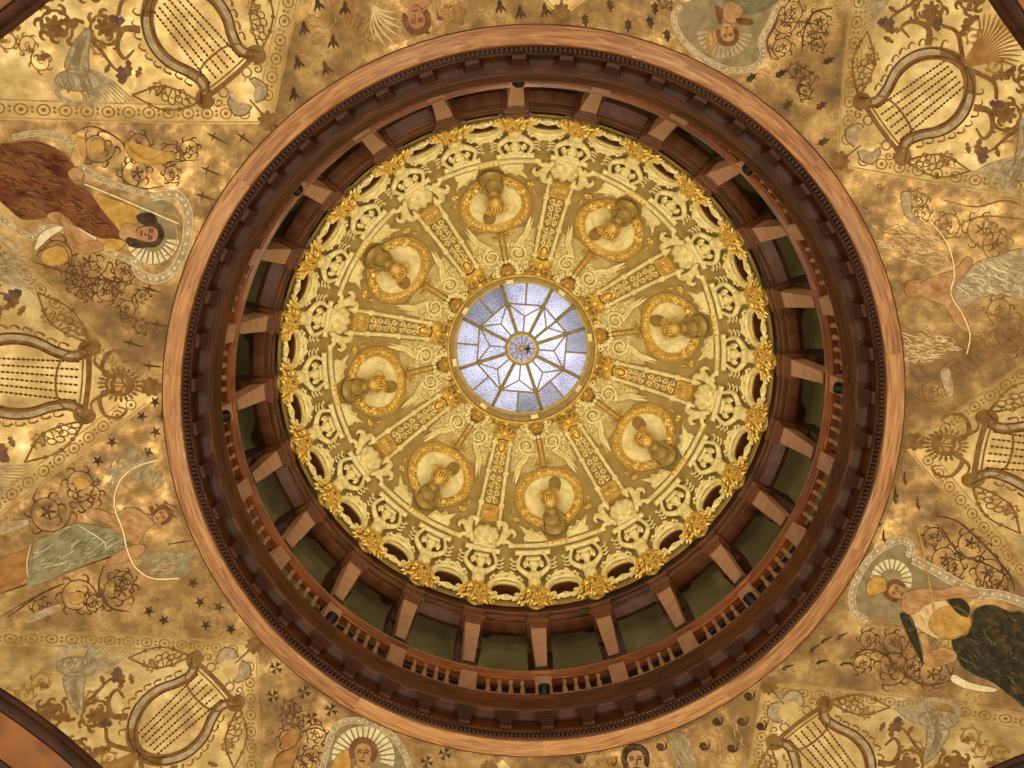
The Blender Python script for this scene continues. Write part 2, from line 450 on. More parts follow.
# ================================================================== STRUCTURE
ceiling = thing('ceiling', 'gilded vaulted ceiling with a round domed opening', 'ceiling', Matrix.Translation((0, 0, Z0)), kind='structure')
EDGE = 5.4
for nm, (a, am, ap) in KL:
    mb = MB(); ca, sa = math.cos(R_(a)), math.sin(R_(a)); UM = 4.3
    ta, tb = math.tan(R_(am)), math.tan(R_(ap))
    us = [UM * (i / 56) ** 1.2 for i in range(57)]
    def kf(u, v):
        vv = -u * ta + v * u * (ta + tb); r = RT + u
        return (r * ca - vv * sa, r * sa + vv * ca, 0)
    mb.grid(kf, us, np.linspace(0, 1, 61))
    part('vault_web', mb, 'kite', ceiling, plan_map)
for i in range(8):
    a, am, ap = KL[i][1]; b, bm_, bp_ = KL[(i + 1) % 8][1]
    d = (b - a) % 360
    mb = MB()
    def pf(s, t):
        q = []
        for az, al, sg in ((a, ap, 1), (b, bm_, -1)):
            x, y = RT + s * math.cos(R_(al)), sg * s * math.sin(R_(al))
            q.append((math.hypot(x, y), az + math.degrees(math.atan2(y, x))))
        a0 = q[0][1]; dd = ((q[1][1] - a0 + 180) % 360) - 180
        r = q[0][0] + (q[1][0] - q[0][0]) * t; g = R_(a0 + dd * t)
        return (r * math.cos(g), r * math.sin(g), 0)
    mb.grid(pf, np.linspace(0, EDGE, 60), np.linspace(0, 1, 41))
    part('vault_spandrel', mb, 'spandrel', ceiling, plan_map)
mb = MB()
mb.grid(lambda r, t: (r * math.cos(t), r * math.sin(t), 0), (6.3, 6.45, RT + .005), np.linspace(0, 2 * PI, 241))
part('vault_collar', mb, 'spandrel', ceiling, plan_map)
# dome shell, with 24 oval openings
mb = MB(); hw = 7.5
for k in range(24):
    c = COL0 + 7.5 + 15 * k
    def G(da, e): return (c + da, e)
    V = []; F = []
    def elow(da): return 0.15 + 2.45 * min(1, max(0, (7.5 - abs(da)) / 2.4)) ** .8
    das = np.linspace(-7.5, 7.5, 25)
    mbs = MB()
    mbs.grid(lambda t, da: (c + da, elow(da) + (5.0 - elow(da)) * t, 0), np.linspace(0, 1, 5), das)
    mbs.grid(lambda e, da: (c + da, e, 0), np.linspace(5, 13.4, 9), np.linspace(-7.5, -4.8, 5))
    mbs.grid(lambda e, da: (c + da, e, 0), np.linspace(5, 13.4, 9), np.linspace(4.8, 7.5, 5))
    mbs.grid(lambda e, da: (c + da, e, 0), np.linspace(13.4, 69.4, 49), das)
    th = np.linspace(0, 2 * PI, 57)
    def hole(t, a):
        ex, ey = 3.8 * math.cos(a), 3.1 * math.sin(a)
        s = 1 / max(abs(math.cos(a)) / 4.8, abs(math.sin(a)) / 4.2); rx, ry = s * math.cos(a), s * math.sin(a)
        return (c + ex + (rx - ex) * t, 9.2 + ey + (ry - ey) * t, 0)
    mbs.grid(hole, np.linspace(0, 1, 4), th)
    mb.merge(mbs)
def shell_map(P):
    a, e = np.radians(P[:, 0]), np.radians(P[:, 1]); r = Rd - P[:, 2]
    return np.stack([r * np.cos(e) * np.cos(a), r * np.cos(e) * np.sin(a), Z0 + ZC + r * np.sin(e)], 1)
part('dome_shell', mb, 'ground', ceiling, shell_map)
# gallery behind the columns
wall = thing('wall_gallery', 'olive plaster wall at the back of the dome gallery', 'wall', Matrix.Translation((0, 0, Z0 + 1.1)), kind='structure')
mb = MB(); mb.lathe([(8.12, Z0 + 1.0), (8.12, Z0 + 5.2), (8.06, Z0 + 5.24), (8.06, Z0 + 5.36), (8.1, Z0 + 5.4)], 144)
part('wainscot', mb, 'mahogany_dark', wall)
mb = MB(); mb.lathe([(8.1, Z0 + 5.38), (7.95, Z0 + 5.8), (7.4, Z0 + 6.1), (6.4, Z0 + 6.2)], 144)
part('plaster_wall', mb, 'wall', wall)
mb = MB(); mb.lathe([(6.0, Z0 + 1.16), (8.15, Z0 + 1.16), (8.15, Z0 + .9), (6.35, Z0 + .9)], 144, closed=True)
part('gallery_floor', mb, 'mahogany_dark', wall)
def ring_mb(prof, seg=288):
    m_ = MB(); m_.lathe([(r, Z0 + z) for r, z in prof], seg, closed=True); return m_
# pale oak ring round the opening
o = part('trim_1', ring_mb([(6.5, .03), (6.5, -.045), (6.485, -.06), (6.215, -.06), (6.185, -.05), (6.185, .10), (6.5, .10)]), 'oak')
o['kind'] = 'structure'; o['label'] = 'pale oak ring trim around the round opening'
o['category'] = 'trim'
mb = MB(); mb.lathe([(r, Z0 + z) for r, z in ((6.495, .02), (6.505, -.05), (6.495, -.07), (6.48, -.06), (6.48, .02))], 288, closed=True)
part('edge_bead', mb, 'mahogany', o)

# ================================================================== CORNICE
cornice = thing('cornice', 'dark mahogany cornice ring with dentils and brackets inside the pale oak ring', 'cornice', Matrix.Translation((0, 0, Z0)))
part('frieze', ring_mb([(6.19, .0), (6.165, .03), (6.165, .10), (6.10, .12), (6.09, .17), (6.12, .2), (6.12, .50), (6.09, .53), (6.30, .6), (6.35, .0)]), 'mahogany', cornice)
part('crown_moulding', ring_mb([(6.14, .47), (5.945, .50), (5.91, .515), (5.895, .54), (5.90, .60), (5.915, .62), (5.90, .68), (5.895, .76), (5.88, .78), (5.87, .86), (5.85, .90), (5.84, .92), (5.84, .965), (5.87, .985), (6.2, 1.10), (6.2, .55)]), 'mahogany', cornice)
part('soffit', ring_mb([(6.12, .455), (5.955, .485), (5.955, .498), (6.12, .475)]), 'mahogany_dark', cornice)
part('dentil_fillet', ring_mb([(6.165, .10), (6.12, .105), (6.12, .135), (6.165, .14)]), 'mahogany_dark', cornice)
ND = 480
dent = MB(); dent.box((6.135, 0, Z0 + .062), (.030, .022, .034))
first = None; rest = MB()
DV = np.concatenate(dent.v); DF = dent.f
def rotz(V, a):
    c_, s_ = math.cos(a), math.sin(a); return np.stack([V[:, 0] * c_ - V[:, 1] * s_, V[:, 0] * s_ + V[:, 1] * c_, V[:, 2]], 1)
for i in range(ND):
    az = 360 * i / ND
    if abs(((az - 90 + 180) % 360) - 180) < 37.4:
        if first is None:
            m0 = MB(); m0.add(DV, DF)
            first = part('dentil', m0, 'mahogany_dark', cornice); d0 = first
        else:
            d0 = first.copy(); col.objects.link(d0); d0.parent = cornice
        d0.matrix_basis = Matrix.Rotation(R_(az), 4, 'Z')
    else: rest.add(rotz(DV, R_(az)), DF)
part('dentil_course', rest, 'mahogany_dark', cornice, kind='stuff')
# brackets: a wide cap, a scooped body, a small foot block
mb = MB()
mb.box((6.03, 0, Z0 + .485), (.11, .235, .022))
mb.box((6.04, 0, Z0 + .452), (.095, .195, .018))
sec = [(.175, .44), (.165, .40), (.125, .34), (.10, .27), (.095, .22)]
dep = [5.965, 5.975, 6.01, 6.045, 6.065]
V = []
for (hw_, z), r in zip(sec, dep): V += [(r, -hw_, Z0 + z), (r, hw_, Z0 + z), (6.14, hw_, Z0 + z), (6.14, -hw_, Z0 + z)]
F = [(0, 1, 2, 3), (16, 19, 18, 17)] + [(i * 4 + j, i * 4 + (j + 1) % 4, i * 4 + 4 + (j + 1) % 4, i * 4 + 4 + j) for i in range(4) for j in range(4)]
mb.add(V, F)
mb.box((6.075, 0, Z0 + .20), (.05, .115, .022))
br0 = part('bracket', mb, 'mahogany_dark', cornice)
for i in range(48):
    b_ = br0 if i == 0 else br0.copy()
    if i: col.objects.link(b_); b_.parent = cornice
    b_.matrix_basis = Matrix.Rotation(R_(COL0 + 7.5 * i), 4, 'Z')

# ================================================================== BALUSTRADE, PEDESTALS, COLUMNS
SEG = 15.0; PEDW = .20
half = SEG / 2 - math.degrees(PEDW / 6.15)
bay = thing('balustrade_bay', '', 'balustrade', box_frame(6.15, 1.2), 'balustrade bays between the pedestals')
def arc_mb(prof, a0, a1, seg=10):
    m_ = MB(); k = len(prof); V = []
    for i in range(seg + 1):
        t = R_(a0 + (a1 - a0) * i / seg)
        V += [(r * math.cos(t), r * math.sin(t), Z0 + z) for r, z in prof]
    F = [(i * k + j, i * k + (j + 1) % k, (i + 1) * k + (j + 1) % k, (i + 1) * k + j) for i in range(seg) for j in range(k)]
    F += [tuple(range(k)), tuple(seg * k + j for j in range(k))[::-1]]
    m_.add(V, F); return m_
RAIL = [(6.10, 2.0), (6.075, 2.03), (6.07, 2.09), (6.10, 2.12), (6.06, 2.17), (6.035, 2.2), (6.04, 2.27), (6.075, 2.31), (6.12, 2.34), (6.18, 2.36), (6.24, 2.36), (6.24, 2.0)]
part('hand_rail', arc_mb(RAIL, -7.5, 7.5), 'rail', bay)
part('bottom_rail', arc_mb([(6.07, 1.16), (6.07, 1.40), (6.10, 1.44), (6.28, 1.44), (6.28, 1.16)], -half, half), 'shaft', bay)
bal = MB(); bal.lathe([(.001, 1.44), (.055, 1.44), (.055, 1.48), (.04, 1.50), (.052, 1.56), (.058, 1.63), (.05, 1.72), (.034, 1.82), (.03, 1.88), (.044, 1.91), (.044, 1.93), (.034, 1.95), (.052, 1.97), (.052, 2.01), (.001, 2.01)], 12)
bv = np.concatenate(bal.v)
for j in range(4):
    a = R_(-half + (2 * half) * (j + 1) / 5)
    m_ = MB(); m_.add(bv + np.array([6.17 * math.cos(a), 6.17 * math.sin(a), Z0]), bal.f)
    part('baluster', m_, 'shaft', bay)
ring_of(bay, 24, 15, COL0 + 7.5, lambda az, i: 'curved mahogany balustrade bay with four turned balusters, at %s under the columns' % clock(az))
ped = thing('pedestal', '', 'pedestal', box_frame(6.15, 1.16), 'pedestals of the gallery balustrade')
mb = MB(); mb.box((6.16, 0, Z0 + 1.58), (.13, .175, .43)); part('block', mb, 'shaft', ped)
mb = MB(); mb.box((6.16, 0, Z0 + 1.24), (.145, .19, .08)); part('base', mb, 'shaft', ped)
ring_of(ped, 24, 15, COL0, lambda az, i: 'square wooden pedestal in the gallery balustrade, below the column at %s' % clock(az))
cl = thing('column', '', 'column', box_frame(6.3, 2.36), 'tapered gallery columns')
def tap(mb, x0, x1, w0, w1, z0, z1, xb0=6.5, xb1=6.5):
    mb.add([(x0, -w0, Z0 + z0), (xb0, -w0, Z0 + z0), (xb0, w0, Z0 + z0), (x0, w0, Z0 + z0), (x1, -w1, Z0 + z1), (xb1, -w1, Z0 + z1), (xb1, w1, Z0 + z1), (x1, w1, Z0 + z1)],
           [(3, 2, 1, 0), (4, 5, 6, 7), (0, 1, 5, 4), (1, 2, 6, 5), (2, 3, 7, 6), (3, 0, 4, 7)])
mb = MB(); tap(mb, 6.13, 6.13, .19, .19, 2.36, 2.50); tap(mb, 6.13, 6.16, .19, .14, 2.50, 2.58); tap(mb, 6.15, 6.15, .15, .15, 2.58, 2.64)
part('plinth', mb, 'mahogany_dark', cl)
mb = MB(); tap(mb, 6.19, 6.16, .115, .19, 2.64, 4.50); part('shaft', mb, 'shaft', cl)
mb = MB(); tap(mb, 6.14, 6.13, .205, .215, 4.50, 4.58); tap(mb, 6.13, 6.08, .20, .265, 4.58, 4.74); tap(mb, 6.07, 6.07, .28, .28, 4.74, 4.84); tap(mb, 6.12, 6.12, .235, .235, 4.84, 5.08); tap(mb, 6.10, 6.06, .25, .30, 5.08, 5.20)
part('capital', mb, 'recess', cl)
mb = MB(); tap(mb, 6.5, 6.5, .30, .30, 3.95, 5.5, 6.95, 7.3); part('rear_bracket', mb, 'mahogany_dark', cl)
mb = MB(); tap(mb, 6.5, 6.5, .09, .15, 2.36, 4.2, 6.62, 6.66); part('rear_post', mb, 'mahogany_dark', cl)
ring_of(cl, 24, 15, COL0, lambda az, i: 'tapered wooden column with pale shaft and dark plinth, at %s on the gallery rail' % clock(az))
# lintel beams between the columns, each with a sunk panel
lb = thing('lintel_beam', '', 'beam', box_frame(6.4, 5.2), 'lintel beams over the columns')
part('beam', arc_mb([(6.30, 5.32), (6.27, 5.34), (6.27, 5.52), (6.30, 5.56), (6.31, 6.12), (6.75, 6.12), (6.75, 5.26), (6.72, 5.24), (6.34, 5.24)], -7.5, 7.5, 14), 'mahogany', lb)
part('soffit_panel', arc_mb([(6.37, 5.245), (6.39, 5.215), (6.64, 5.215), (6.66, 5.245)], -5.4, 5.4, 12), 'recess', lb)
part('face_moulding', arc_mb([(6.27, 5.52), (6.235, 5.56), (6.24, 5.60), (6.275, 5.62), (6.30, 5.60)], -6.4, 6.4, 12), 'mahogany', lb)
ring_of(lb, 24, 15, COL0 + 7.5, lambda az, i: 'dark mahogany lintel beam under the gilded dome rim, at %s' % clock(az))
# black spotlights on eight pedestals
sp = thing('spotlight', '', 'spotlight', box_frame(5.99, 1.32), 'black spotlights on the balustrade')
tilt = Matrix.Translation((5.97, 0, Z0 + 1.36)) @ Matrix.Rotation(R_(-28), 4, 'Y')
def tmap(P):
    A = np.array(tilt); return P @ A[:3, :3].T + A[:3, 3]
mb = MB(); mb.lathe([(.001, -.17), (.06, -.17), (.10, -.12), (.118, 0), (.12, .08), (.105, .085), (.10, .03), (.001, .02)], 24)
part('can', mb, 'black', sp, tmap)
mb = MB(); mb.box((6.02, 0, Z0 + 1.13), (.05, .05, .12)); mb.box((6.0, 0, Z0 + 1.03), (.1, .09, .012)); part('mount', mb, 'black', sp)
SPOTS = ring_of(sp, 8, 45, COL0 - 15, lambda az, i: 'round black spotlight on the balustrade pedestal at %s' % clock(az))
for k in range(8):
    a = R_(COL0 - 15 + 45 * k)
    lamp('spot_beam', 'SPOT', (5.86 * math.cos(a), 5.86 * math.sin(a), Z0 + 1.62), SPOT_E, (1.0, .87, .60),
         (-2.4 * math.cos(a), -2.4 * math.sin(a), Z0 + 10.2), spot_size=R_(125), spot_blend=.7, shadow_soft_size=.1)

# ================================================================== DOME ORNAMENT (each built at azimuth 0, then carried round)
DM = dome_map(0.0)
def leafblade(mb, c, L, W, ang, n0=.02, h=.06, droop=.0):
    """pointed leaf lying on the plaster, pointing along ang"""
    pr = [(0, .35), (.25, .9), (.5, 1), (.75, .7), (1, .05)]
    V = []; ca, sa = math.cos(ang), math.sin(ang)
    for t, wd in pr:
        for q, hh in ((-1, 0), (0, 1), (1, 0)):
            x, y = t * L, q * W * wd
            V.append((c[0] + x * ca - y * sa, c[1] + x * sa + y * ca, n0 + hh * h * (1 - .5 * t) + droop * math.sin(t * PI)))
    mb.add(V, [(i * 3 + j, i * 3 + j + 1, i * 3 + j + 4, i * 3 + j + 3) for i in range(4) for j in range(2)])
def vol(mb, c, r0, r1, a0, turns, rad, n=.05, k=26, taper=.5):
    P = spiral(c, r0, r1, a0, turns, k)
    mb.tube(np.c_[P, np.full(k, n)], np.linspace(rad, rad * taper, k), 7)

# ---- putti that carry the upper moulding: 24
pt = thing('plaster_putto', '', 'relief figure', frame(2), 'plaster putti round the foot of the dome')
b = MB()
b.blob((0, E(12.2), .10), (.185, E(3.4), .15), 14, 10)                       # belly and chest
b.blob((0, E(14.6), .12), (.215, E(1.9), .14), 14, 8)
for s in (-1, 1):
    b.blob((.10 * s, E(14.6), .20), (.09, .08, .06), 10, 6)
    b.blob((.20 * s, E(15.6), .12), (.095, .10, .09), 10, 6)                 # shoulder
    arm = smooth([(.19 * s, E(15.5), .12), (.36 * s, E(16.8), .15), (.455 * s, E(18.4), .16), (.43 * s, E(20.6), .15), (.36 * s, E(22.6), .13)], 5)
    b.tube(arm, np.interp(np.linspace(0, 1, len(arm)), [0, .25, .5, .8, 1], [.085, .082, .066, .058, .05]), 10, flat=.9)
    b.blob((.35 * s, E(22.9), .14), (.07, .075, .06), 10, 6)                 # hand against the bar
    for q in range(4): b.blob((.35 * s + (q - 1.5) * .032, E(23.6), .17), (.017, .05, .025), 6, 4)
b.tube([(0, E(15.6), .12), (0, E(17.4), .15)], [.10, .085], 10)
b.blob((0, E(18.7), .19), (.145, .175, .14), 14, 10)                         # head
b.blob((.075, E(18.1), .285), (.06, .055, .045), 8, 6); b.blob((-.075, E(18.1), .285), (.06, .055, .045), 8, 6)
b.blob((0, E(18.45), .335), (.026, .035, .04), 8, 6)                         # nose
b.blob((0, E(17.75), .315), (.045, .018, .025), 8, 5)                        # mouth
b.blob((0, E(17.35), .29), (.05, .035, .035), 8, 5)                          # chin
for s in (-1, 1): b.blob((.15 * s, E(18.5), .17), (.025, .045, .03), 8, 5)   # ears
part('body', b, 'cream', pt, DM, remesh=.022)
hb = MB()
for i in range(34):
    a = -0.35 + (PI + .7) * (i % 17) / 16; r = .19 + .055 * (i // 17)
    hb.blob((r * math.cos(a) * 1.05, E(19.1) + r * math.sin(a) * .95, .20 - .05 * (i // 17) + .02 * rng.random()), (.055, .055, .05), 7, 5)
for i in range(9): hb.blob((-.14 + .035 * i, E(19.9) + .02 * (i % 2), .29), (.036, .045, .04), 7, 5)
for row, (e, q) in enumerate(((19.7, 5), (20.5, 6), (21.3, 5))):
    for i in range(q): hb.blob(((i - (q - 1) / 2) * .075, E(e), .30 - .05 * row), (.046, .052, .05), 7, 5)
part('curly_hair', hb, 'cream', pt.children[0], DM)
sk = MB()
sk.blob((0, E(5.0), .05), (.26, E(5.0), .10), 14, 8)
for i in range(150):
    t = (i / 150) ** .8; e = 10.4 - 9.6 * t + rng.normal(0, .3)
    hw_ = np.interp(e, [0, 2.5, 5, 8, 10.4], [.22, .45, .45, .34, .14]); x = rng.uniform(-1, 1) * hw_
    a = -PI / 2 + (x / .5) * .9 + rng.normal(0, .5)
    leafblade(sk, (x, E(e), 0), .13 + .05 * rng.random(), .034, a, .06 + .08 * (1 - abs(x) / .55) + .04 * rng.random(), .06, .04)
part('leafy_skirt', sk, 'gilt', pt, DM)
br = MB()
for n0, hh, e0 in ((.10, .075, 23.9),): pass
br.tube([(x, E(23.9), .12) for x in np.linspace(-.50, .50, 9)], .085, 10, flat=.9)
for s in (-1, 1): br.blob((.50 * s, E(23.9), .12), (.035, .10, .095), 10, 6)
br.tube([(x, E(24.75), .09) for x in np.linspace(-.49, .49, 9)], .045, 8)
part('bar', br, 'cream', pt, DM)
for s in (-1, 1):
    rb = MB()
    for (e0, e1, ph) in ((22.4, 20.7, 0), (20.6, 19.2, 1), (19.1, 17.8, 0)):
        pts = smooth([(.44 * s, E((e0 + e1) / 2 + .2), .06), (.54 * s, E(e1 + .2), .08), (.62 * s, E((e0 + e1) / 2), .06), (.66 * s, E(e0 - .1), .05), (.60 * s, E(e0), .05)], 5)
        rb.tube(pts, np.linspace(.045, .02, len(pts)), 7, flat=.6)
    part('ribbon_bow', rb, 'cream', pt, DM)
ring_of(pt, 24, 15, COL0, lambda az, i: 'cream plaster putto in a gilt leaf skirt raising a bar, at %s' % clock(az))

# ---- oval openings between the putti: 24
ov = thing('oval_window', '', 'oval opening', frame(9.2), 'oval openings round the foot of the dome')
def ell(rx, re, k=41, a0=0, a1=2 * PI, e0=9.2): 
    t = np.linspace(a0, a1, k); return np.stack([rx * np.cos(t), E(e0 + re * np.sin(t))], 1)
t_ = MB(); k = 40; Q = ell(.415, 3.1, k + 1)[:-1]; Q2 = Q * .97 + np.array([0, E(9.2)]) * .03
t_.add([(x, y, .0) for x, y in Q] + [(x, y, -.30) for x, y in Q2], [(i, (i + 1) % k, k + (i + 1) % k, k + i) for i in range(k)] + [tuple(k + i for i in range(k))])
part('wooden_recess', t_, 'recess', ov, DM)
fr = MB()
P = ell(.45, 3.5, 49); fr.tube(np.c_[P, np.full(49, .05)], .045, 8)
P = ell(.50, 4.6, 33, -.15, PI + .15, 9.6); fr.tube(np.c_[P, np.full(33, .07)], .06, 8)
P = ell(.40, 5.3, 25, .55, PI - .55, 10.6); fr.tube(np.c_[P, np.full(25, .08)], np.interp(np.linspace(-1, 1, 25), [-1, -.6, .6, 1], [.03, .055, .055, .03]), 8)
for s in (-1, 1):
    vol(fr, (.47 * s, E(6.4)), .11, .03, PI / 2, 1.1 * s, .04, .07)
    vol(fr, (.10 * s, E(15.6)), .12, .03, PI / 2, -1.2 * s, .04, .09)
    vol(fr, (.40 * s, E(13.8)), .12, .03, PI / 2, 1.0 * s, .045, .08)
part('scrolled_frame', fr, 'cream', ov, DM)
sh = MB()
for i in range(9):
    a = -PI / 2 + (i - 4) * .30
    leafblade(sh, (0, E(5.9), 0), .24, .055, a, .10, .07)
for s in (-1, 1):
    tip = smooth([(.17 * s, E(4.6), .09), (.30 * s, E(5.0), .10), (.36 * s, E(6.4), .10), (.30 * s, E(7.4), .09), (.24 * s, E(7.0), .08)], 5)
    sh.tube(tip, np.linspace(.06, .025, len(tip)), 8)
part('shell', sh, 'cream', ov, DM)
lv = MB()
for s in (-1, 1):
    for q in range(3): leafblade(lv, (.58 * s, E(5.6 - q * 1.2), 0), .17, .045, PI / 2 - s * (.5 + .35 * q), .05, .06)
part('gilt_leaf', lv, 'gilt', ov, DM)
P = MB(); pp = ell(.425, 3.2, 33, .1, PI - .1); P.tube(np.c_[pp, np.full(33, .085)], .016, 6)
part('gilt_bead', P, 'gilt', ov.children[1], DM)
ring_of(ov, 24, 15, COL0 + 7.5, lambda az, i: 'oval brown opening in a scrolled cream frame, at %s on the dome rim' % clock(az, .25 if False else .5) if False else 'oval brown opening in a scrolled cream frame between two putti, at %s' % clock(az))

# ---- eight ribs with shell cartouches
rb = thing('dome_rib', '', 'rib', frame(33), 'cream ribs of the dome')
def hwid(e): return float(np.interp(e, [33, 63], [.35, .245]))
bed = MB(); bed.grid(lambda e, t: (t * hwid(e), E(e), .03), np.linspace(33.5, 63, 24), np.linspace(-1, 1, 7)); part('bed', bed, 'olive', rb, DM)
for s in (-1, 1):
    rl = MB(); es = np.linspace(32.6, 63.2, 26)
    rl.tube([(s * hwid(e), E(e), .06) for e in es], .062, 8, flat=1.0)
    for e in np.linspace(34, 62.5, 20): rl.blob((s * hwid(e), E(e), .115), (.04, .055, .02), 7, 4)
    part('rail', rl, 'cream', rb, DM)
    for e in (40.4, 50.5, 58.8):
        pass
for e in (34.3, 40.2, 50.8, 60.2):
    for s in (-1, 1):
        bn = MB(); bn.box((s * hwid(e), E(e), .08), (.085, .05, .075)); part('rail_band', bn, 'cream', rb, DM)
fg = MB()
for i, e in enumerate((42.0, 44.4, 46.8, 49.2, 52.2, 54.4, 56.4)):
    q = hwid(e) * .42
    for s in (-1, 1):
        vol(fg, (s * q, E(e)), q * .8, .02, PI / 2, s * 1.25, .024, .05, 20)
        leafblade(fg, (s * q * .3, E(e - .9), 0), .12, .03, PI / 2 - s * .7, .03, .04)
part('cream_filigree', fg, 'cream', rb.children[0], DM)
gl = MB()
for e in (43.2, 48.0, 53.3):
    for a in range(6): leafblade(gl, (0, E(e), 0), .10, .03, a * PI / 3 + .5, .06, .04)
    gl.blob((0, E(e), .08), (.035, .035, .05), 8, 5)
part('gilt_flower', gl, 'gilt', rb.children[0], DM)
sq = MB(); sq.box((0, E(37.4), .05), (.26, E(2.7), .05))
for a in range(12): leafblade(sq, (0, E(37.4), 0), .22, .05, a * PI / 6, .10, .05)
sq.blob((0, E(37.4), .14), (.07, .08, .06), 10, 6)
for x in (-.2, .2):
    for y in (-1, 1): sq.blob((x, E(37.4 + 2.0 * y), .10), (.04, .04, .04), 8, 5)
part('gilt_panel', sq, 'gilt2', rb, DM)
bs = MB()
bs.blob((0, E(59.2), .09), (.11, .17, .09), 12, 8); bs.tube(np.c_[circle((0, E(59.2)), .15, .22, 25), np.full(25, .06)], .03, 7)
for i in range(14):
    a = PI / 2 + (i - 6.5) * .26
    leafblade(bs, (0, E(62.0), 0), .34 + .10 * (i % 2), .05, a, .08 + .03 * (i % 3), .07, .05)
for i in range(34):
    x, e = rng.uniform(-.36, .36), rng.uniform(62.4, 67.0)
    leafblade(bs, (x, E(e), 0), .13, .035, rng.uniform(0, PI), .06 + .06 * rng.random(), .06, .03)
for s in (-1, 1): vol(bs, (.17 * s, E(62.6)), .12, .03, -PI / 2, 1.1 * s, .04, .10)
bs.blob((0, E(63.4), .15), (.10, .12, .09), 10, 7)
part('gilt_boss', bs, 'gilt', rb, DM)
sc = MB()
c0 = np.array((0, E(29.5))); hinge = np.array((0, E(25.9)))
rs, ts = np.linspace(0, 1, 9), np.linspace(0, 2 * PI, 97)
def shf(rr, t):
    lob = 1 + .035 * math.cos(13 * t) * (rr > .9)
    x, y = c0[0] + .42 * rr * lob * math.cos(t), c0[1] + .43 * rr * lob * math.sin(t)
    a = math.atan2(y - hinge[1], x)
    return (x, y, .03 + .20 * math.sqrt(max(0, 1 - rr ** 2.4)) + .040 * math.cos(18 * (a - PI / 2)) * min(1, rr * 1.5) * (rr < .999))
sc.grid(shf, rs, ts)
for s in (-1, 1): vol(sc, (.16 * s, E(26.4)), .13, .03, PI / 2, -1.2 * s, .05, .12)
sc.tube([(x, E(25.6), .08) for x in np.linspace(-.34, .34, 7)], .05, 8)
part('shell', sc, 'cream', rb, DM)
for s in (-1, 1):
    vo = MB()
    c1 = smooth([(.36 * s, E(34.4), .08), (.52 * s, E(34.0), .10), (.56 * s, E(31.6), .11), (.48 * s, E(28.6), .11), (.34 * s, E(26.2), .09)], 6)
    vo.tube(c1, np.interp(np.linspace(0, 1, len(c1)), [0, .4, 1], [.06, .11, .07]), 9)
    c2 = smooth([(.50 * s, E(28.0), .10), (.62 * s, E(30.4), .11), (.74 * s, E(32.0), .10), (.86 * s, E(31.2), .08), (.84 * s, E(30.0), .07)], 6)
    vo.tube(c2, np.interp(np.linspace(0, 1, len(c2)), [0, .5, 1], [.09, .085, .03]), 9)
    c3 = smooth([(.50 * s, E(27.8), .08), (.66 * s, E(28.2), .08), (.80 * s, E(27.2), .06)], 6)
    vo.tube(c3, np.linspace(.08, .05, len(c3)), 8)
    part('volute', vo, 'cream', rb, DM)
ring_of(rb, 8, 45, RIB0, lambda az, i: 'cream dome rib from shell cartouche up to the skylight ring, at %s' % clock(az))

# ---- moulding between the cartouches
mo = thing('dome_moulding', '', 'moulding', frame(27), 'curved mouldings between the ribs')
m1 = MB(); xs = np.linspace(-15.2, 15.2, 33)
cosE = math.cos(R_(27.2))
arc = np.array([(R_(d) * Rd * cosE, E(27.2), .05) for d in xs])
m1.tube(arc, .075, 8, flat=.9); part('torus', m1, 'cream', mo, DM)
m2 = MB()
for i in range(48):
    x = (i / 47 * 2 - 1) * R_(14.6) * Rd * cosE
    leafblade(m2, (x, E(27.2) - .03, 0), .11, .03, (0 if x < 0 else PI) + .5 * (-1) ** i, .10, .04)
part('leaf_wrap', m2, 'cream', mo, DM)
m3 = MB()
for i in range(5):
    x = (i - 2) * .14
    for a in range(4): leafblade(m3, (x, E(27.4), 0), .10, .035, a * PI / 2 + .4, .11, .05)
part('gilt_spray', m3, 'gilt', mo, DM)
ring_of(mo, 8, 45, RIB0 + 22.5, lambda az, i: 'curved leafy cream moulding under the medallion at %s' % clock(az, .25))

# ---- eight medallions with a hanging helmet
EM = 42.7
md = thing('medallion', '', 'medallion', frame(EM), 'gilt medallions of the dome')
d_ = MB()
for_r = np.linspace(.02, .80, 7); th = np.linspace(0, 2 * PI, 41)
d_.grid(lambda r, a: (r * math.cos(a), E(EM) + r * math.sin(a), .035 + .02 * (1 - (r / .8) ** 2)), for_r, th)
part('cream_disc', d_, 'cream', md, DM)
g_ = MB()
P = circle((0, E(EM)), .82, k=49); P = np.r_[P, P[:1]]; g_.tube(np.c_[P, np.full(50, .05)], .035, 7)
P = circle((0, E(EM)), 1.06, k=49); P = np.r_[P, P[:1]]; g_.tube(np.c_[P, np.full(50, .04)], .03, 7)
g_.grid(lambda r, a: (r * math.cos(a), E(EM) + r * math.sin(a), .05 + .05 * math.sin((r - .80) / .27 * PI)), np.linspace(.80, 1.07, 6), np.linspace(0, 2 * PI, 61))
part('ring', g_, 'gilt2', md, DM)
ga = MB()
for i in range(76):
    a = 2 * PI * i / 76; r = .94 + .06 * (-1) ** i
    leafblade(ga, (r * math.cos(a), E(EM) + r * math.sin(a), 0), .13, .045, a + PI / 2 + .5 * (-1) ** i, .09, .05)
for i in range(22):
    a = 2 * PI * i / 22 + .1; ga.blob((.94 * math.cos(a), E(EM) + .94 * math.sin(a), .12), (.05, .05, .045), 7, 5)
for a_ in (3.6, 4.0, 4.35, 5.05, 5.4, 5.8):                                       # roses at the foot
    c = (.93 * math.cos(a_), E(EM) + .93 * math.sin(a_))
    for q in range(7): leafblade(ga, (c[0], c[1], 0), .15, .055, q * .9 + a_, .11, .07)
    ga.blob((c[0], c[1], .17), (.05, .05, .05), 8, 5)
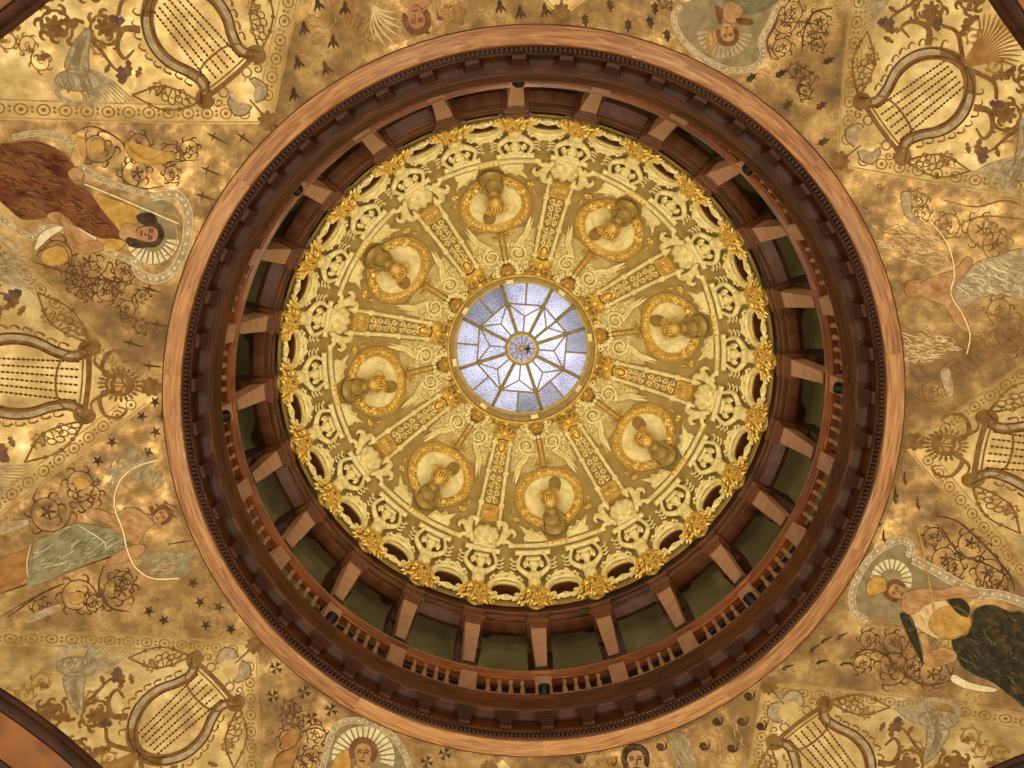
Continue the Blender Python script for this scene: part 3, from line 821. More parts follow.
part('leaf_garland', ga, 'gilt', md.children[1], DM)
for s in (-1, 1):
    wg = MB()                                                                     # cream leaf wings below the ring
    out = [(.28, 28.6), (.98, 28.9), (1.00, 30.2), (.92, 31.0), (1.06, 34.4), (.84, 32.6), (.70, 33.4), (.62, 31.6), (.42, 32.0), (.34, 30.4)]
    wg.slab([(s * x, E(e)) for x, e in out][::s], .01, .08, .06)
    for x0, e0, x1, e1 in ((.5, 29, .98, 33.4), (.45, 29, .74, 32.8), (.4, 29, .5, 31.4)):
        wg.tube([(s * x0, E(e0), .07), (s * (x0 + x1) / 2, E((e0 + e1) / 2 - .2), .11), (s * x1, E(e1), .07)], [.04, .05, .02], 7)
    part('leaf_wing', wg, 'cream', md, DM)
    ro = MB(); c = (1.13 * s, E(36.6))
    for q in range(7): leafblade(ro, (c[0], c[1], 0), .12, .045, q * .9, .04, .06)
    ro.blob((c[0], c[1], .10), (.045, .045, .05), 8, 5)
    c = (1.20 * s, E(39.4)); ro.blob((c[0], c[1], .05), (.05, .09, .05), 8, 5)
    part('gilt_rosette', ro, 'gilt', md, DM)
# helmet: domed skull towards the crown of the dome, barred visor facing the floor, neck guard below
HN = .42
hm = MB()
hm.blob((0, E(41.2), HN - .12), (.27, .33, .25), 18, 12)
hm.blob((0, E(39.2), HN + .02), (.22, .22, .17), 16, 10)
hm.tube(np.c_[circle((0, E(40.2)), .27, .25, 29)[list(range(29)) + [0]], np.full(30, HN - .02)], .04, 8)
HELM = part('helmet', hm, 'gilt2', md, DM)
vz = MB()
for x in (-.12, -.04, .04, .12):
    p = smooth([(x, E(41.4), HN + .13), (x * 1.1, E(40.2), HN + .22), (x, E(38.9), HN + .18)], 5); vz.tube(p, .03, 7)
for e in (41.5, 38.8): vz.tube(smooth([(-.19, E(e), HN + .04), (0, E(e), HN + .19), (.19, E(e), HN + .04)], 6), .026, 7)
part('visor', vz, 'gilt', HELM, DM)
sl = MB(); sl.blob((0, E(40.1), HN + .04), (.15, .13, .125), 14, 8); part('visor_opening', sl, 'mahogany_dark', HELM, DM)
cr = MB()
for i in range(9):
    a = PI / 2 + (i - 4) * .33
    leafblade(cr, (.10 * math.cos(a), E(42.6), 0), .30, .055, a, HN - .16, .09, .05)
part('crest', cr, 'gilt', HELM, DM)
pl = MB()
pl.blob((0, E(32.6), .12), (.36, .32, .12), 16, 10); pl.blob((.04, E(35.0), .20), (.27, .30, .13), 14, 8); pl.blob((0, E(37.2), .28), (.20, .20, .12), 12, 7)
for i in range(9): pl.tube(smooth([((i - 4) * .04, E(37.6), .36), ((i - 4) * .075 + .02, E(35.0), .30), ((i - 4) * .085 + .03 * (-1) ** i, E(31.2 + .5 * (i % 2)), .17)], 5), [.026] * 10 + [.012], 6)
part('plume', pl, 'olive', md, DM)
lf_ = MB(); lf_.slab(smooth([(-.05, E(43.4)), (-.28, E(44.0)), (-.42, E(46.0)), (-.44, E(48.0)), (-.30, E(49.4)), (-.12, E(48.8)), (-.06, E(46.8))], 6, True), .04, .09, .08)  # low olive lobe on the disc, above the helmet to one side
part('olive_lobe', lf_, 'olive', md, DM)
bl = MB(); bl.blob((-.50, E(34.4), .26), (.10, .10, .10), 14, 10); bl.tube([(-.30, E(36.4), .24), (-.42, E(35.2), .26), (-.5, E(34.4), .26)], .04, 7)
part('gilt_ball', bl, 'gilt', md, DM)
ring_of(md, 8, 45, RIB0 + 22.5, lambda az, i: 'gilt wreathed medallion with cream disc and barred helmet, at %s' % clock(az, .25))

# ---- scroll pairs and palmettes above the medallions
scp = thing('plaster_scroll', '', 'scroll ornament', frame(58), 'cream scroll pairs above the medallions')
for s in (-1, 1):
    bd = MB(); lim = lambda e: np.interp(e, [53, 65.4], [1.08, .74])
    def bedf(e, t):
        x = .10 + (lim(e) - .10) * t; ylo = E(EM) + math.sqrt(max(0, 1.13 ** 2 - min(x, 1.1) ** 2))
        return (x * s, max(E(e), ylo), .018)
    bd.grid(bedf, np.linspace(52.0, 65.4, 20), np.linspace(0, 1, 12)); part('stippled_bed', bd, 'stipple', scp, DM)
    so = MB()
    vol(so, (.42 * s, E(60.1)), .295, .05, -PI / 2 - (.2 * s), -1.9 * s if False else 1.9 * s, .05, .07, 44, .55)
    tl = smooth([(.42 * s, E(60.1) - .295, .07), (.56 * s, E(55.6), .08), (.76 * s, E(53.6), .08), (.88 * s, E(51.0), .07), (1.0 * s, E(48.2), .05)], 6)
    so.tube(tl, np.interp(np.linspace(0, 1, len(tl)), [0, .45, .7, 1], [.05, .06, .075, .02]), 8)
    so.tube(tl + np.array([.07 * s, .05, 0]), np.interp(np.linspace(0, 1, len(tl)), [0, .5, 1], [.02, .04, .015]), 7)
    part('scroll', so, 'cream', scp, DM)
    st = MB()
    for (x, e, r, t) in ((.68, 57.2, .11, 1.2), (.74, 60.4, .12, -1.2), (.66, 63.2, .10, 1.2), (.36, 63.6, .09, -1.2), (.80, 55.2, .08, 1.1), (.92, 53.2, .09, -1.1), (.20, 56.9, .09, 1.1), (.42, 60.1, .10, -1.3)):
        vol(st, (x * s, E(e)), r, .015, 0, t * s, .02, .035, 18)
        leafblade(st, (x * s, E(e), 0), r * 1.3, .03, 2.2 * s + e, .02, .04)
    for (x, e, r, t) in ((.24, 62.6, .08, 1.1), (.60, 58.4, .08, 1.2), (.78, 58.8, .09, -1.2), (.55, 62.2, .09, 1.2), (.70, 61.9, .08, -1.1), (.84, 56.9, .07, 1.1), (.30, 57.6, .08, -1.2), (.64, 55.4, .07, -1.1)):
        vol(st, (x * s, E(e)), r, .015, 1, t * s, .024, .045, 16)
    for (x, e, r, t) in ((.84, 59.0, .09, 1.2), (.80, 62.0, .08, 1.1), (.90, 57.4, .08, -1.1), (.70, 64.6, .07, 1.2), (.22, 64.2, .07, -1.2), (.56, 64.9, .06, -1.1), (.92, 55.2, .07, 1.1)):
        vol(st, (x * s, E(e)), r, .015, 2, t * s, .024, .045, 16)
    for i in range(70):
        x, e = .15 + .85 * rng.random(), 54 + 10.5 * rng.random()
        if x < np.interp(e, [54, 64.5], [1.0, .72]) : st.blob((x * s, E(e), .02), (.026, .034, .035), 6, 4)
    part('filigree', st, 'cream', scp, DM)
stem = MB(); stem.tube([(0, E(e), .07) for e in (53.0, 54.2, 55.4, 56.6, 58.0, 59.6, 61.4)], [.13, .09, .055, .085, .06, .05, .07], 9)
for s in (-1, 1): vol(stem, (.16 * s, E(54.0)), .11, .03, PI, 1.1 * s, .035, .07, 20)
for i in range(6): 
    for s in (-1, 1): leafblade(stem, (0, E(53.4 + i * 1.2), 0), .12, .04, PI / 2 - .7 * s, .06, .05)
part('gilt_stem', stem, 'gilt2', scp, DM)
ring_of(scp, 8, 45, RIB0 + 22.5, lambda az, i: 'pair of spiralling cream plaster scrolls above the medallion at %s' % clock(az, .25))
pal = thing('palmette', '', 'palmette', frame(64.5), 'palmettes round the skylight ring')
pb = MB()
for i in range(11):
    a = -PI / 2 + (i - 5) * .36; r = .30 if i % 2 == 0 else .27
    pb.blob((r * math.cos(a) * 1.15, E(65.0) + r * math.sin(a), .07), (.062, .085, .065), 9, 6, rot=a + PI / 2)
for s in (-1, 1): vol(pb, (.40 * s, E(66.0)), .10, .03, -PI / 2, 1.1 * s, .04, .07)
part('petal', pb, 'cream', pal, DM)
pg = MB()
for i in range(9):
    a = -PI / 2 + (i - 4) * .42
    leafblade(pg, (0, E(65.6), 0), .25, .05, a, .09, .08)
pg.blob((0, E(65.8), .14), (.10, .08, .08), 10, 7)
for s in (-1, 1):
    for q in range(7): leafblade(pg, (s * (.42 + .05 * q), E(66.4 - .1 * q), 0), .14, .035, PI / 2 + s * rng.uniform(-1.2, .6), .06, .06, .03)
part('gilt_heart', pg, 'gilt2', pal, DM)
pd = MB()
for i in range(8):
    a = -PI / 2 + (i - 3.5) * .42
    pd.blob((.17 * math.cos(a), E(65.2) + .17 * math.sin(a), .06), (.02, .05, .04), 6, 4, rot=a + PI / 2)
part('dark_gap', pd, 'recess', pal, DM)
ring_of(pal, 8, 45, RIB0 + 22.5, lambda az, i: 'cream petalled palmette with gilt heart on the skylight ring, at %s' % clock(az, .25))

# ---- skylight: gilded collar, bars, leaded panes, centre boss
sky = thing('window_1', 'round stained glass skylight with eight spokes at the crown of the dome', 'skylight', Matrix.Translation((0, 0, Z0 + 11.6)), kind='structure')
cm = MB(); cm.lathe([(r, Z0 + z) for r, z in ((2.36, 11.44), (2.31, 11.40), (2.26, 11.46), (2.235, 11.52), (2.22, 11.58), (2.25, 11.64), (2.25, 11.92), (2.13, 11.95), (2.13, 12.02), (2.5, 12.05), (2.5, 11.4))], 144, closed=True)
part('collar', cm, 'collar', sky)
cm = MB(); cm.lathe([(r, Z0 + z) for r, z in ((2.44, 11.34), (2.40, 11.28), (2.35, 11.32), (2.34, 11.40), (2.44, 11.46))], 144, closed=True)
part('egg_moulding', cm, 'gilt', sky)
for k in range(48):
    a = R_(7.5 * k + RIB0); m_ = MB(); m_.blob((2.46 * math.cos(a), 2.46 * math.sin(a), Z0 + 11.40), (.10, .10, .08), 8, 5)
    eg = part('egg', m_, 'cream' if k % 3 else 'gilt', sky)
SK0 = 27.0; ZG = Z0 + 11.98
def pol(r, a, z=0.0): return (r * math.cos(R_(a)), r * math.sin(R_(a)), ZG + z)
kb = MB()
for k in range(8):
    a = R_(RIB0 + 22.5 + 45 * k); c_, s_ = math.cos(a), math.sin(a)
    m_ = MB(); m_.box((2.22, 0, Z0 + 11.5), (.06, .12, .11)); V = rotz(np.concatenate(m_.v), a)
    o_ = MB(); o_.add(V, m_.f); part('key_block', o_, 'cream', sky)
for k in range(8):
    a = SK0 + 45 * k
    s_ = MB(); s_.tube([pol(.5, a, -.05), pol(2.16, a, -.03)], .058, 8); part('spoke', s_, 'lead', sky)
    am = a + 22.5
    l_ = MB()
    l_.tube([pol(1.56, a, -.02), pol(1.56, a + 45, -.02)], .030, 6)
    l_.tube([pol(1.56, a, -.02), pol(1.06, am, -.02), pol(1.56, a + 45, -.02)], .028, 6)
    l_.tube([pol(1.06, am, -.02), pol(.5, am, -.02)], .028, 6)
    l_.tube([pol(1.56 * math.cos(R_(22.5)), am, -.02), pol(2.14, am, -.02)], .030, 6)
    part('leading', l_, 'lead', sky)
GREY = {0: (0, 1), 2: (1,), 4: (0, 1), 5: (1,), 7: (1,)}
for k in range(8):
    a = SK0 + 45 * k; am = a + 22.5
    def pane(pts, m):
        p_ = MB(); kk = len(pts); p_.add([(x, y, z) for x, y, z in pts], [tuple(range(kk))]); part('pane', p_, m, sky, flat=True)
    rim = lambda a0, a1: [pol(2.14, a0 + (a1 - a0) * i / 6) for i in range(7)]
    mid = pol(1.56 * math.cos(R_(22.5)), am)
    pane([mid, pol(1.56, a)] + rim(a, am), 'glass_shade' if k in (1, 4, 7) else 'glass')  # outer panes in shade get the grey tint
    pane([pol(1.56, a + 45), mid] + rim(am, a + 45), 'glass_shade' if k in (0, 4, 6) else 'glass')
    pane([pol(1.56, a), pol(1.06, am), pol(1.56, a + 45), mid], 'glass')
    pane([pol(.5, a), pol(1.56, a), pol(1.06, am), pol(.5, am)], 'glass')
    pane([pol(.5, am), pol(1.06, am), pol(1.56, a + 45), pol(.5, a + 45)], 'glass')
c_ = MB(); c_.lathe([(r, ZG + z) for r, z in ((.44, -.02), (.45, -.10), (.49, -.13), (.55, -.12), (.57, -.05), (.55, .0), (.46, .0))], 64, closed=True); part('centre_ring', c_, 'lead', sky)
c_ = MB(); c_.lathe([(r, ZG + z) for r, z in ((.43, -.11), (.445, -.145), (.47, -.15), (.475, -.11))], 64, closed=True); part('gilt_ring', c_, 'gilt', sky)
p_ = MB(); p_.add([pol(.46, i * 7.5, -.01) for i in range(48)], [tuple(range(48))]); part('pane', p_, 'glass_shade', sky, flat=True)
l_ = MB()
for i in range(12): l_.tube([pol(.05, i * 30, -.03), pol(.43, i * 30, -.03)], .016, 6)
l_.tube([pol(.2, i * 15, -.03) for i in range(25)], .012, 6)
part('leading', l_, 'lead', sky)
c_ = MB(); c_.lathe([(.001, ZG - .14), (.05, ZG - .13), (.075, ZG - .08), (.06, ZG - .02), (.001, ZG - .02)], 20); part('boss', c_, 'gilt2', sky)
# a stay rod with a bird-like dark fixture hanging at the centre
rod = thing('stay_rod', 'gilded stay rod running from centre ring to skylight rim, upper right', 'rod', Matrix.Translation(pol(1.3, -39, -.12)))
r_ = MB(); r_.tube([pol(.5, -39, -.12), pol(2.16, -39, -.10)], .04, 8); part('bar', r_, 'lead', rod)
r_ = MB(); r_.tube([pol(2.08, -39, -.10), pol(2.2, -39, -.10)], .075, 10); part('socket', r_, 'lead', rod)
dk = thing('roof_finial', 'small dark finial seen through the middle of the skylight', 'finial', Matrix.Translation(pol(.2, -5, -.2)))
f_ = MB(); f_.tube([pol(.08, 0, -.2), pol(.18, -4, -.2), pol(.30, -4, -.22)], [.02, .05, .02], 8)
for a in (-40, 35, 80): f_.tube([pol(.19, -4, -.2), pol(.27, -4 + a * .7, -.2)], [.035, .01], 6)
part('finial', f_, 'black', dk)

# ================================================================== PAINTED VAULT
# ---- lyre paintings on the bright kites; (u, v) runs outward from the tip and across
def aff(T, V1, V2):
    T, V1, V2 = (np.array(q, float) for q in (T, V1, V2)); mid = (V1 + V2) / 2
    a = mid - T; b = (V2 - V1) / 1.32
    return lambda P: np.asarray(P, float)[:, :1] * a + np.asarray(P, float)[:, 1:2] * b + T
def dots(mb, pts, r, n, k=8):
    for c in pts:
        q = circle(c, r, k=k); mb.add(np.c_[q, np.full(k, n)], [tuple(range(k))])
def scroll2(mb, c, r, a0, d, wd, n, leaves=7, turns=1.5, inner=True):
    """painted acanthus scroll: a spiral stem with hooked leaves outside it"""
    P = spiral(c, r, r * .12, a0, turns * d, 40); mb.stroke(P, np.linspace(wd, wd * .5, 40), n)
    for i in range(leaves):
        t = i / leaves * .75; a = a0 + 2 * PI * turns * d * t; rr = r + (r * .12 - r) * t
        p0 = np.array(c) + rr * np.array([math.cos(a), math.sin(a)])
        o = np.array([math.cos(a), math.sin(a)]); tg = np.array([-math.sin(a), math.cos(a)]) * d
        q = smooth([p0, p0 + o * r * .20 + tg * r * .12, p0 + o * r * .22 + tg * r * .36, p0 + o * r * .08 + tg * r * .42], 4)
        mb.stroke(q, np.linspace(wd * 1.7, wd * .4, len(q)), n)
        if not inner: continue
        q = smooth([p0, p0 - o * r * .12 + tg * r * .16, p0 - o * r * .06 + tg * r * .34], 4)
        mb.stroke(q, np.linspace(wd * 1.4, wd * .3, len(q)), n)
def flower2(mb, c, r, n, k=6, rot=0.0):
    for i in range(k):
        a = rot + 2 * PI * i / k
        q = circle((c[0] + .58 * r * math.cos(a), c[1] + .58 * r * math.sin(a)), .42 * r, .26 * r, 10, a)
        mb.add(np.c_[q, np.full(10, n)], [tuple(range(10))])
    dots(mb, [c], .2 * r, n + .002, 8)
def leaf2(mb, p, L, W, a, n):
    ca, sa = math.cos(a), math.sin(a)
    q = [(0, 0), (.2, .35), (.38, .22), (.5, .5), (.68, .28), (.8, .34), (1, 0), (.8, -.34), (.68, -.28), (.5, -.5), (.38, -.22), (.2, -.35)]
    P = [(p[0] + x * L * ca - y * W * sa, p[1] + x * L * sa + y * W * ca) for x, y in q]
    c = np.mean(P, 0); mb.add(np.c_[np.array(P + [c]), np.full(13, n)], [(i, (i + 1) % 12, 12) for i in range(12)])
DEC = .006
ANCH = {'upper_left': ((268, 121), (257, 56), (206, 100)), 'upper_right': ((840, 161), (861, 102.5), (901, 157)), 'lower_left': ((255, 645), (196, 659), (237, 702)),
        'left': ((151, 387), (91, 349), (86, 415)), 'right': ((914, 441.5), (985, 418), (971.6, 479)), 'lower_right': ((769, 686), (823.6, 703.5), (774, 741)),
        'top': ((560.6, 13), (533, -42), (598, -42)), 'bottom': ((489, 771), (455, 828), (520, 830))}
WHERE = {'upper_left': 'in the upper left corner', 'upper_right': 'in the upper right corner', 'lower_left': 'in the lower left corner', 'left': 'at the left edge with a bearded mask',
         'right': 'at the right edge with a round mask', 'lower_right': 'in the lower right corner', 'top': 'cut by the top edge', 'bottom': 'cut by the bottom edge'}
ARCH_U = 3.05
for nm, (T, V1, V2) in ANCH.items():
    A = aff(T, V1, V2)
    def F2(P, A=A):
        return at_vault(np.c_[A(P[:, :2]), P[:, 2]])
    az, am, ap = KITES[nm]
    tip = Vector(plan_map(np.array([[RT * math.cos(R_(az)), RT * math.sin(R_(az)), 0.0]]))[0])
    lm = thing('lyre_mural', 'painted gold lyre panel with scrolls and swans, %s' % WHERE[nm], 'mural', Matrix.Translation(tip), 'lyre paintings round the opening')
    full = nm not in ('top', 'bottom')
    # chain of little rosettes and a line along both slanting edges, and the big flower at the tip
    ca, sa = math.cos(R_(az)), math.sin(R_(az))
    def edge_pt(s, sg, ins):
        al = R_(ap if sg > 0 else am)
        u = s * math.cos(al) + ins * math.sin(al) * 1.0; v = sg * (s * math.sin(al) - ins * math.cos(al)); r = RT + u
        return (r * ca - v * sa, r * sa + v * ca)
    for sg in (-1, 1):
        bc = MB()
        for i in range(18):
            s = .42 + i * .29; c = edge_pt(s, sg, .17)
            t = np.linspace(0, 2 * PI, 15)
            P = np.stack([c[0] + .085 * np.cos(t), c[1] + .085 * np.sin(t)], 1); bc.stroke(P, .022, DEC)
            dots(bc, [(c[0], c[1])], .035, DEC, 6)
            d1 = edge_pt(s + .145, sg, .14); dots(bc, [d1], .026, DEC, 5)
            d1 = edge_pt(s + .145, sg, .21); dots(bc, [d1], .026, DEC, 5)
        ch_ = part('rosette_chain', bc, 'umber', lm, plan_map, flat=True)
        for ins in (.035, .31):
            bl_ = MB(); L_ = [edge_pt(s, sg, ins) for s in np.linspace(.2 if ins < .1 else .55, 5.2, 60)]; bl_.stroke(L_, .022, DEC); part('border_line', bl_, 'tan', ch_, plan_map, flat=True)
    fl = MB(); flower2(fl, (0, 0), .20, DEC, 9); dots(fl, [(0, 0)], .13, DEC + .002, 12); part('tip_flower', fl, 'brown', lm, F2, flat=True)
    # the lyre
    def lyre_side(s, k=8): return smooth([(1.0, .66 * s), (1.12, .56 * s), (1.27, .47 * s), (1.55, .54 * s), (1.85, .69 * s), (2.15, .745 * s), (2.45, .70 * s), (2.75, .53 * s), (2.95, .28 * s), (3.04, 0)], k)
    fr_ = MB(); sd = MB(); ol = MB()
    for s in (-1, 1):
        P = lyre_side(s); k = len(P); wd = np.interp(np.linspace(0, 1, k), [0, .3, .7, 1], [.16, .20, .26, .24])
        fr_.stroke(P, wd, DEC)
        sd.stroke(P[6:-14] + np.array([0, .03 * s]), wd[6:-14] * .45, DEC + .003)
        ol.stroke(P + np.array([0, .11 * s]), .03, DEC + .006); ol.stroke(P[4:] - np.array([0, .09 * s]), .025, DEC + .006)
        c = (1.0, .66 * s); fr_.stroke(spiral(c, .19, .05, -PI / 2 * s, 1.4 * s, 30), .09, DEC + .003); dots(fr_, [c], .12, DEC, 14)
    bar = smooth([(1.02, -.55), (1.0, 0), (1.02, .55)], 8); fr_.stroke(bar, .09, DEC); fr_.stroke(bar + np.array([.1, 0]), .03, DEC)
    LF = part('lyre_frame', fr_, 'brown', lm, F2, flat=True); part('lyre_side', sd, 'silver', LF, F2, flat=True); part('lyre_outline', ol, 'dark', LF, F2, flat=True)
    for j in range(6):
        st = MB()
        for i in range(21):
            u = 1.2 + i * .078
            v0 = (j - 2.5) * np.interp(u, [1.2, 2.8], [.155, .125])
            q = circle((u, v0), .036, .024, 6); st.add(np.c_[q, np.full(6, DEC)], [tuple(range(6))])
        part('string', st, 'dark', LF, F2, flat=True)
    br_ = MB(); br_.stroke(smooth([(1.0, -.66), (1.4, -.5), (1.52, 0), (1.4, .5), (1.0, .66)], 8), .035, DEC + .008); part('bridge', br_, 'brown', lm, F2, flat=True)
    # lens shaped garlands hung from the scroll ends
    for s in (-1, 1):
        gm = MB(); p0, p1 = np.array((1.02, .78 * s)), np.array((1.92, 1.70 * s)); d = p1 - p0; nrm = np.array((-d[1], d[0])) * s
        for b_ in (.15, -.17):
            P = smooth([p0, p0 + d * .3 + nrm * b_ * .8, p0 + d * .6 + nrm * b_, p1], 8); gm.stroke(P, .035, DEC)
            for i in (8, 14, 19): dots(gm, [P[i]], .045, DEC + .001, 8)
        for i in range(5): gm.stroke(circle(p0 + d * (.12 + .1 * i) - nrm * .02 * (-1) ** i, .075, .06, 14), .025, DEC + .002)
        t = np.linspace(0, 1, 40); P = p0 + d * (.15 + .6 * t)[:, None] + nrm * (-.10 + .07 * np.sin(t * 26))[:, None]; gm.stroke(P, .025, DEC)
        part('garland', gm, 'brown', lm, F2, flat=True)
        cm_ = MB()                                                               # little curling flames along the lyre
        P = lyre_side(s, 3)
        for i in range(7, 24, 2):
            c = P[i] + np.array([0, .2 * s]); cm_.stroke(smooth([c, c + (.06, .05 * s), c + (.14, .06 * s), c + (.16, -.02 * s)], 4), np.linspace(.05, .015, 13), DEC)
        part('flame_curl', cm_, 'brown', lm, F2, flat=True)
        # foliage scrolls, leaves, rosettes to either side
        fo = MB()
        fo.stroke(smooth([(2.7, .75 * s), (2.9, 1.0 * s), (2.75, 1.3 * s), (2.5, 1.35 * s), (2.5, 1.1 * s)], 7), np.linspace(.14, .04, 29), DEC)
        scroll2(fo, (3.15, 1.25 * s), .34, PI, -s, .06, DEC, 8); flower2(fo, (3.15, 1.25 * s), .20, DEC + .002, 7)
        scroll2(fo, (3.75, 2.0 * s), .38, PI, s, .06, DEC, 8); flower2(fo, (3.75, 2.0 * s), .22, DEC + .002, 7)
        scroll2(fo, (3.9, .95 * s), .32, 0, s, .06, DEC, 8); flower2(fo, (3.9, .95 * s), .2, DEC + .002, 5)
        scroll2(fo, (4.4, 1.5 * s), .36, 0, -s, .06, DEC, 8)
        fo.stroke(smooth([(3.1, .15 * s), (3.3, .6 * s), (3.15, .9 * s)], 8), np.linspace(.1, .07, 17), DEC)
        fo.stroke(smooth([(3.45, 1.5 * s), (3.6, 1.65 * s), (3.5, 2.0 * s)], 8), .07, DEC)
        fo.stroke(smooth([(2.2, 1.45 * s), (2.45, 1.62 * s), (2.9, 1.6 * s), (3.2, 1.62 * s)], 8), np.linspace(.03, .09, 25), DEC)
        for (u, v, a, L) in ((3.3, .5, .4, .4), (3.0, .95, 1.4, .36), (2.45, 1.3, 2.4, .34), (2.2, 1.2, 2.0, .24), (3.5, .7, -.3, .36), (3.55, 1.62, .9, .34), (4.1, 1.9, .6, .38), (4.2, .6, .3, .4), (2.6, 1.62, 1.9, .22), (2.35, 1.5, 2.6, .2), (3.4, 2.4, 1.2, .3), (4.1, 2.5, .9, .34)):
            leaf2(fo, (u, v * s), L, L * .55, a * s, DEC)
        part('foliage', fo, 'brown', lm, F2, flat=True)
        for (u, v, a, L) in ((2.45, 1.5, 2.5, .36), (3.0, .85, .9, .3)):
            lf = MB(); leaf2(lf, (u, v * s), L, L * .7, a * s, DEC + .004); part('pale_leaf', lf, 'plum', lm, F2, flat=True)
        for (u, v, q, a, t) in ((3.42, 2.62, .22, 0, 1), (3.8, 2.6, .2, 2, -1), (2.95, 1.58, .15, 3, -1), (3.5, .34, .17, 0, 1), (4.15, 1.35, .2, 2, 1), (1.72, 1.22, .12, 2, 1), (4.1, 2.85, .2, 1, 1), (4.35, .45, .2, 2, -1)):
            tn = MB(); scroll2(tn, (u, v * s), q, a * s, t * s, .032, DEC, 7, 1.5, False); leaf2(tn, (u, v * s), q * .7, q * .4, a * 1.3 * s, DEC + .001); part('tendril', tn, 'umber', lm, F2, flat=True)
        # swan: body, fanned wing, curving neck
        sw = MB()
        body = smooth([(2.42, 2.05 * s), (2.65, 2.0 * s), (2.95, 2.25 * s), (3.05, 2.55 * s), (2.95, 2.68 * s), (2.75, 2.6 * s), (2.52, 2.35 * s)], 5, True)
        sw.poly(body, DEC, .25)
        wing = smooth([(2.72, 2.1 * s), (2.95, 1.85 * s), (3.25, 1.52 * s), (3.34, 1.56 * s), (3.28, 1.95 * s), (3.12, 2.3 * s), (2.95, 2.35 * s)], 5, True)
        sw.poly(wing, DEC + .001, .25)
        for i in range(11):
            a0 = np.array((2.75 - .03 * i, (2.02 + .04 * i) * s)); e0 = np.array((1.82 + .035 * i, (1.74 + .07 * i) * s)); m0 = (a0 + e0) / 2 + np.array((.06, -.05 * s))
            sw.stroke(smooth([a0, m0, e0], 8), np.linspace(.075, .02, 17), DEC + .002)
        sw.stroke(smooth([(2.98, 2.6 * s), (2.82, 2.78 * s), (2.56, 2.74 * s), (2.30, 2.48 * s), (2.27, 2.24 * s), (2.42, 2.16 * s), (2.55, 2.30 * s)], 7), np.linspace(.13, .06, 43), DEC + .003)
        SW = part('swan', sw, 'silver', lm, F2, flat=True)
        fe = MB()
        for i in range(30):
            u = 2.5 + .55 * rng.random(); v = 2.0 + (u - 2.45) * .9 + .25 * rng.random() - .05 if i % 2 else 1.7 + (3.3 - u) * .6 + .3 * rng.random()
            fe.stroke(smooth([(u, v * s), (u - .1, (v + .02) * s), (u - .17, (v + .07) * s)], 3), .022, DEC + .005)
        fe.stroke(np.r_[body, body[:1]], .022, DEC + .006); fe.stroke(np.r_[wing, wing[:1]], .022, DEC + .006)
        for i in range(6): fe.stroke(smooth([(2.85 + .04 * i, (2.2 - .0 * i) * s), (3.05 + .04 * i, (1.95 - .02 * i) * s), (3.25 + .01 * i, (1.6 + .05 * i) * s)], 5), .02, DEC + .006)
        part('swan_feathers', fe, 'grey', SW, F2, flat=True)
    fan = MB()
    for i in range(15):
        a = (i - 7) * .075; L = 1.3 - .3 * abs(i - 7) / 7
        P = smooth([(3.08, .01 * (i - 7)), (3.08 + L * .6 * math.cos(a), L * .6 * math.sin(a)), (3.08 + L * math.cos(a * 1.3), L * math.sin(a * 1.3))], 6)
        fan.stroke(P, np.interp(np.linspace(0, 1, 13), [0, .8, 1], [.02, .05, .015]), DEC + .001 * (i % 2))
    part('leaf_fan', fan, 'umber', lm, F2, flat=True)
    if nm in ('left', 'right'):
        mk = MB(); q = circle((.50, 0), .24, .24, 28); mk.poly(q, DEC, .2)
        for i in range(22):
            a = 2 * PI * i / 22; leaf2(mk, (.50 + .2 * math.cos(a), .2 * math.sin(a)), .16, .07, a, DEC + .001)
        for s in (-1, 1):
            mk.stroke(smooth([(.62, .14 * s), (.80, .30 * s), (.70, .62 * s), (.48, .66 * s), (.36, .50 * s), (.50, .44 * s)], 6), np.linspace(.09, .03, 31), DEC)
            mk.stroke(smooth([(.72, .2 * s), (.92, .4 * s), (.9, .6 * s)], 6), np.linspace(.08, .02, 13), DEC)
        MK = part('mask', mk, 'brown', lm, F2, flat=True)
        mf = MB()
        for s in (-1, 1):
            mf.poly(smooth([(.46, .05 * s), (.50, .12 * s), (.55, .13 * s), (.56, .05 * s)], 4, True), DEC + .006, .2)
            mf.stroke(smooth([(.40, .05 * s), (.43, .1 * s), (.42, .15 * s)], 4), .03, DEC + .006)
        mf.stroke([(.44, 0), (.58, 0)], .04, DEC + .006); mf.stroke(smooth([(.64, -.1), (.67, 0), (.64, .1)], 5), .03, DEC + .006)
        part('mask_face', mf, 'tan', MK, F2, flat=True)
    else:
        an = MB()                                                                # hanging tassel with two curled beasts
        an.stroke([(.1, 0), (.42, 0)], .05, DEC)
        for s in (-1, 1):
            an.poly(smooth([(.38, .05 * s), (.34, .25 * s), (.48, .42 * s), (.72, .36 * s), (.76, .24 * s), (.60, .22 * s), (.52, .12 * s)], 5, True), DEC, .2)
            an.stroke(smooth([(.74, .28 * s), (.84, .24 * s), (.80, .14 * s)], 5), np.linspace(.06, .02, 11), DEC)
        part('beasts', an, 'silver', lm, F2, flat=True)
        an = MB()
        for s in (-1, 1):
            an.stroke(smooth([(.38, .05 * s), (.34, .25 * s), (.48, .42 * s), (.72, .36 * s), (.76, .24 * s)], 6), .025, DEC + .003)
            an.stroke(circle((.90, .30 * s), .09, .09, 14), .03, DEC); an.stroke(spiral((.82, .50 * s), .1, .02, 0, s * 1.2), .025, DEC)
        an.stroke([(.05, 0), (.5, 0)], .03, DEC + .003)
        part('beast_lines', an, 'brown', lm, F2, flat=True)

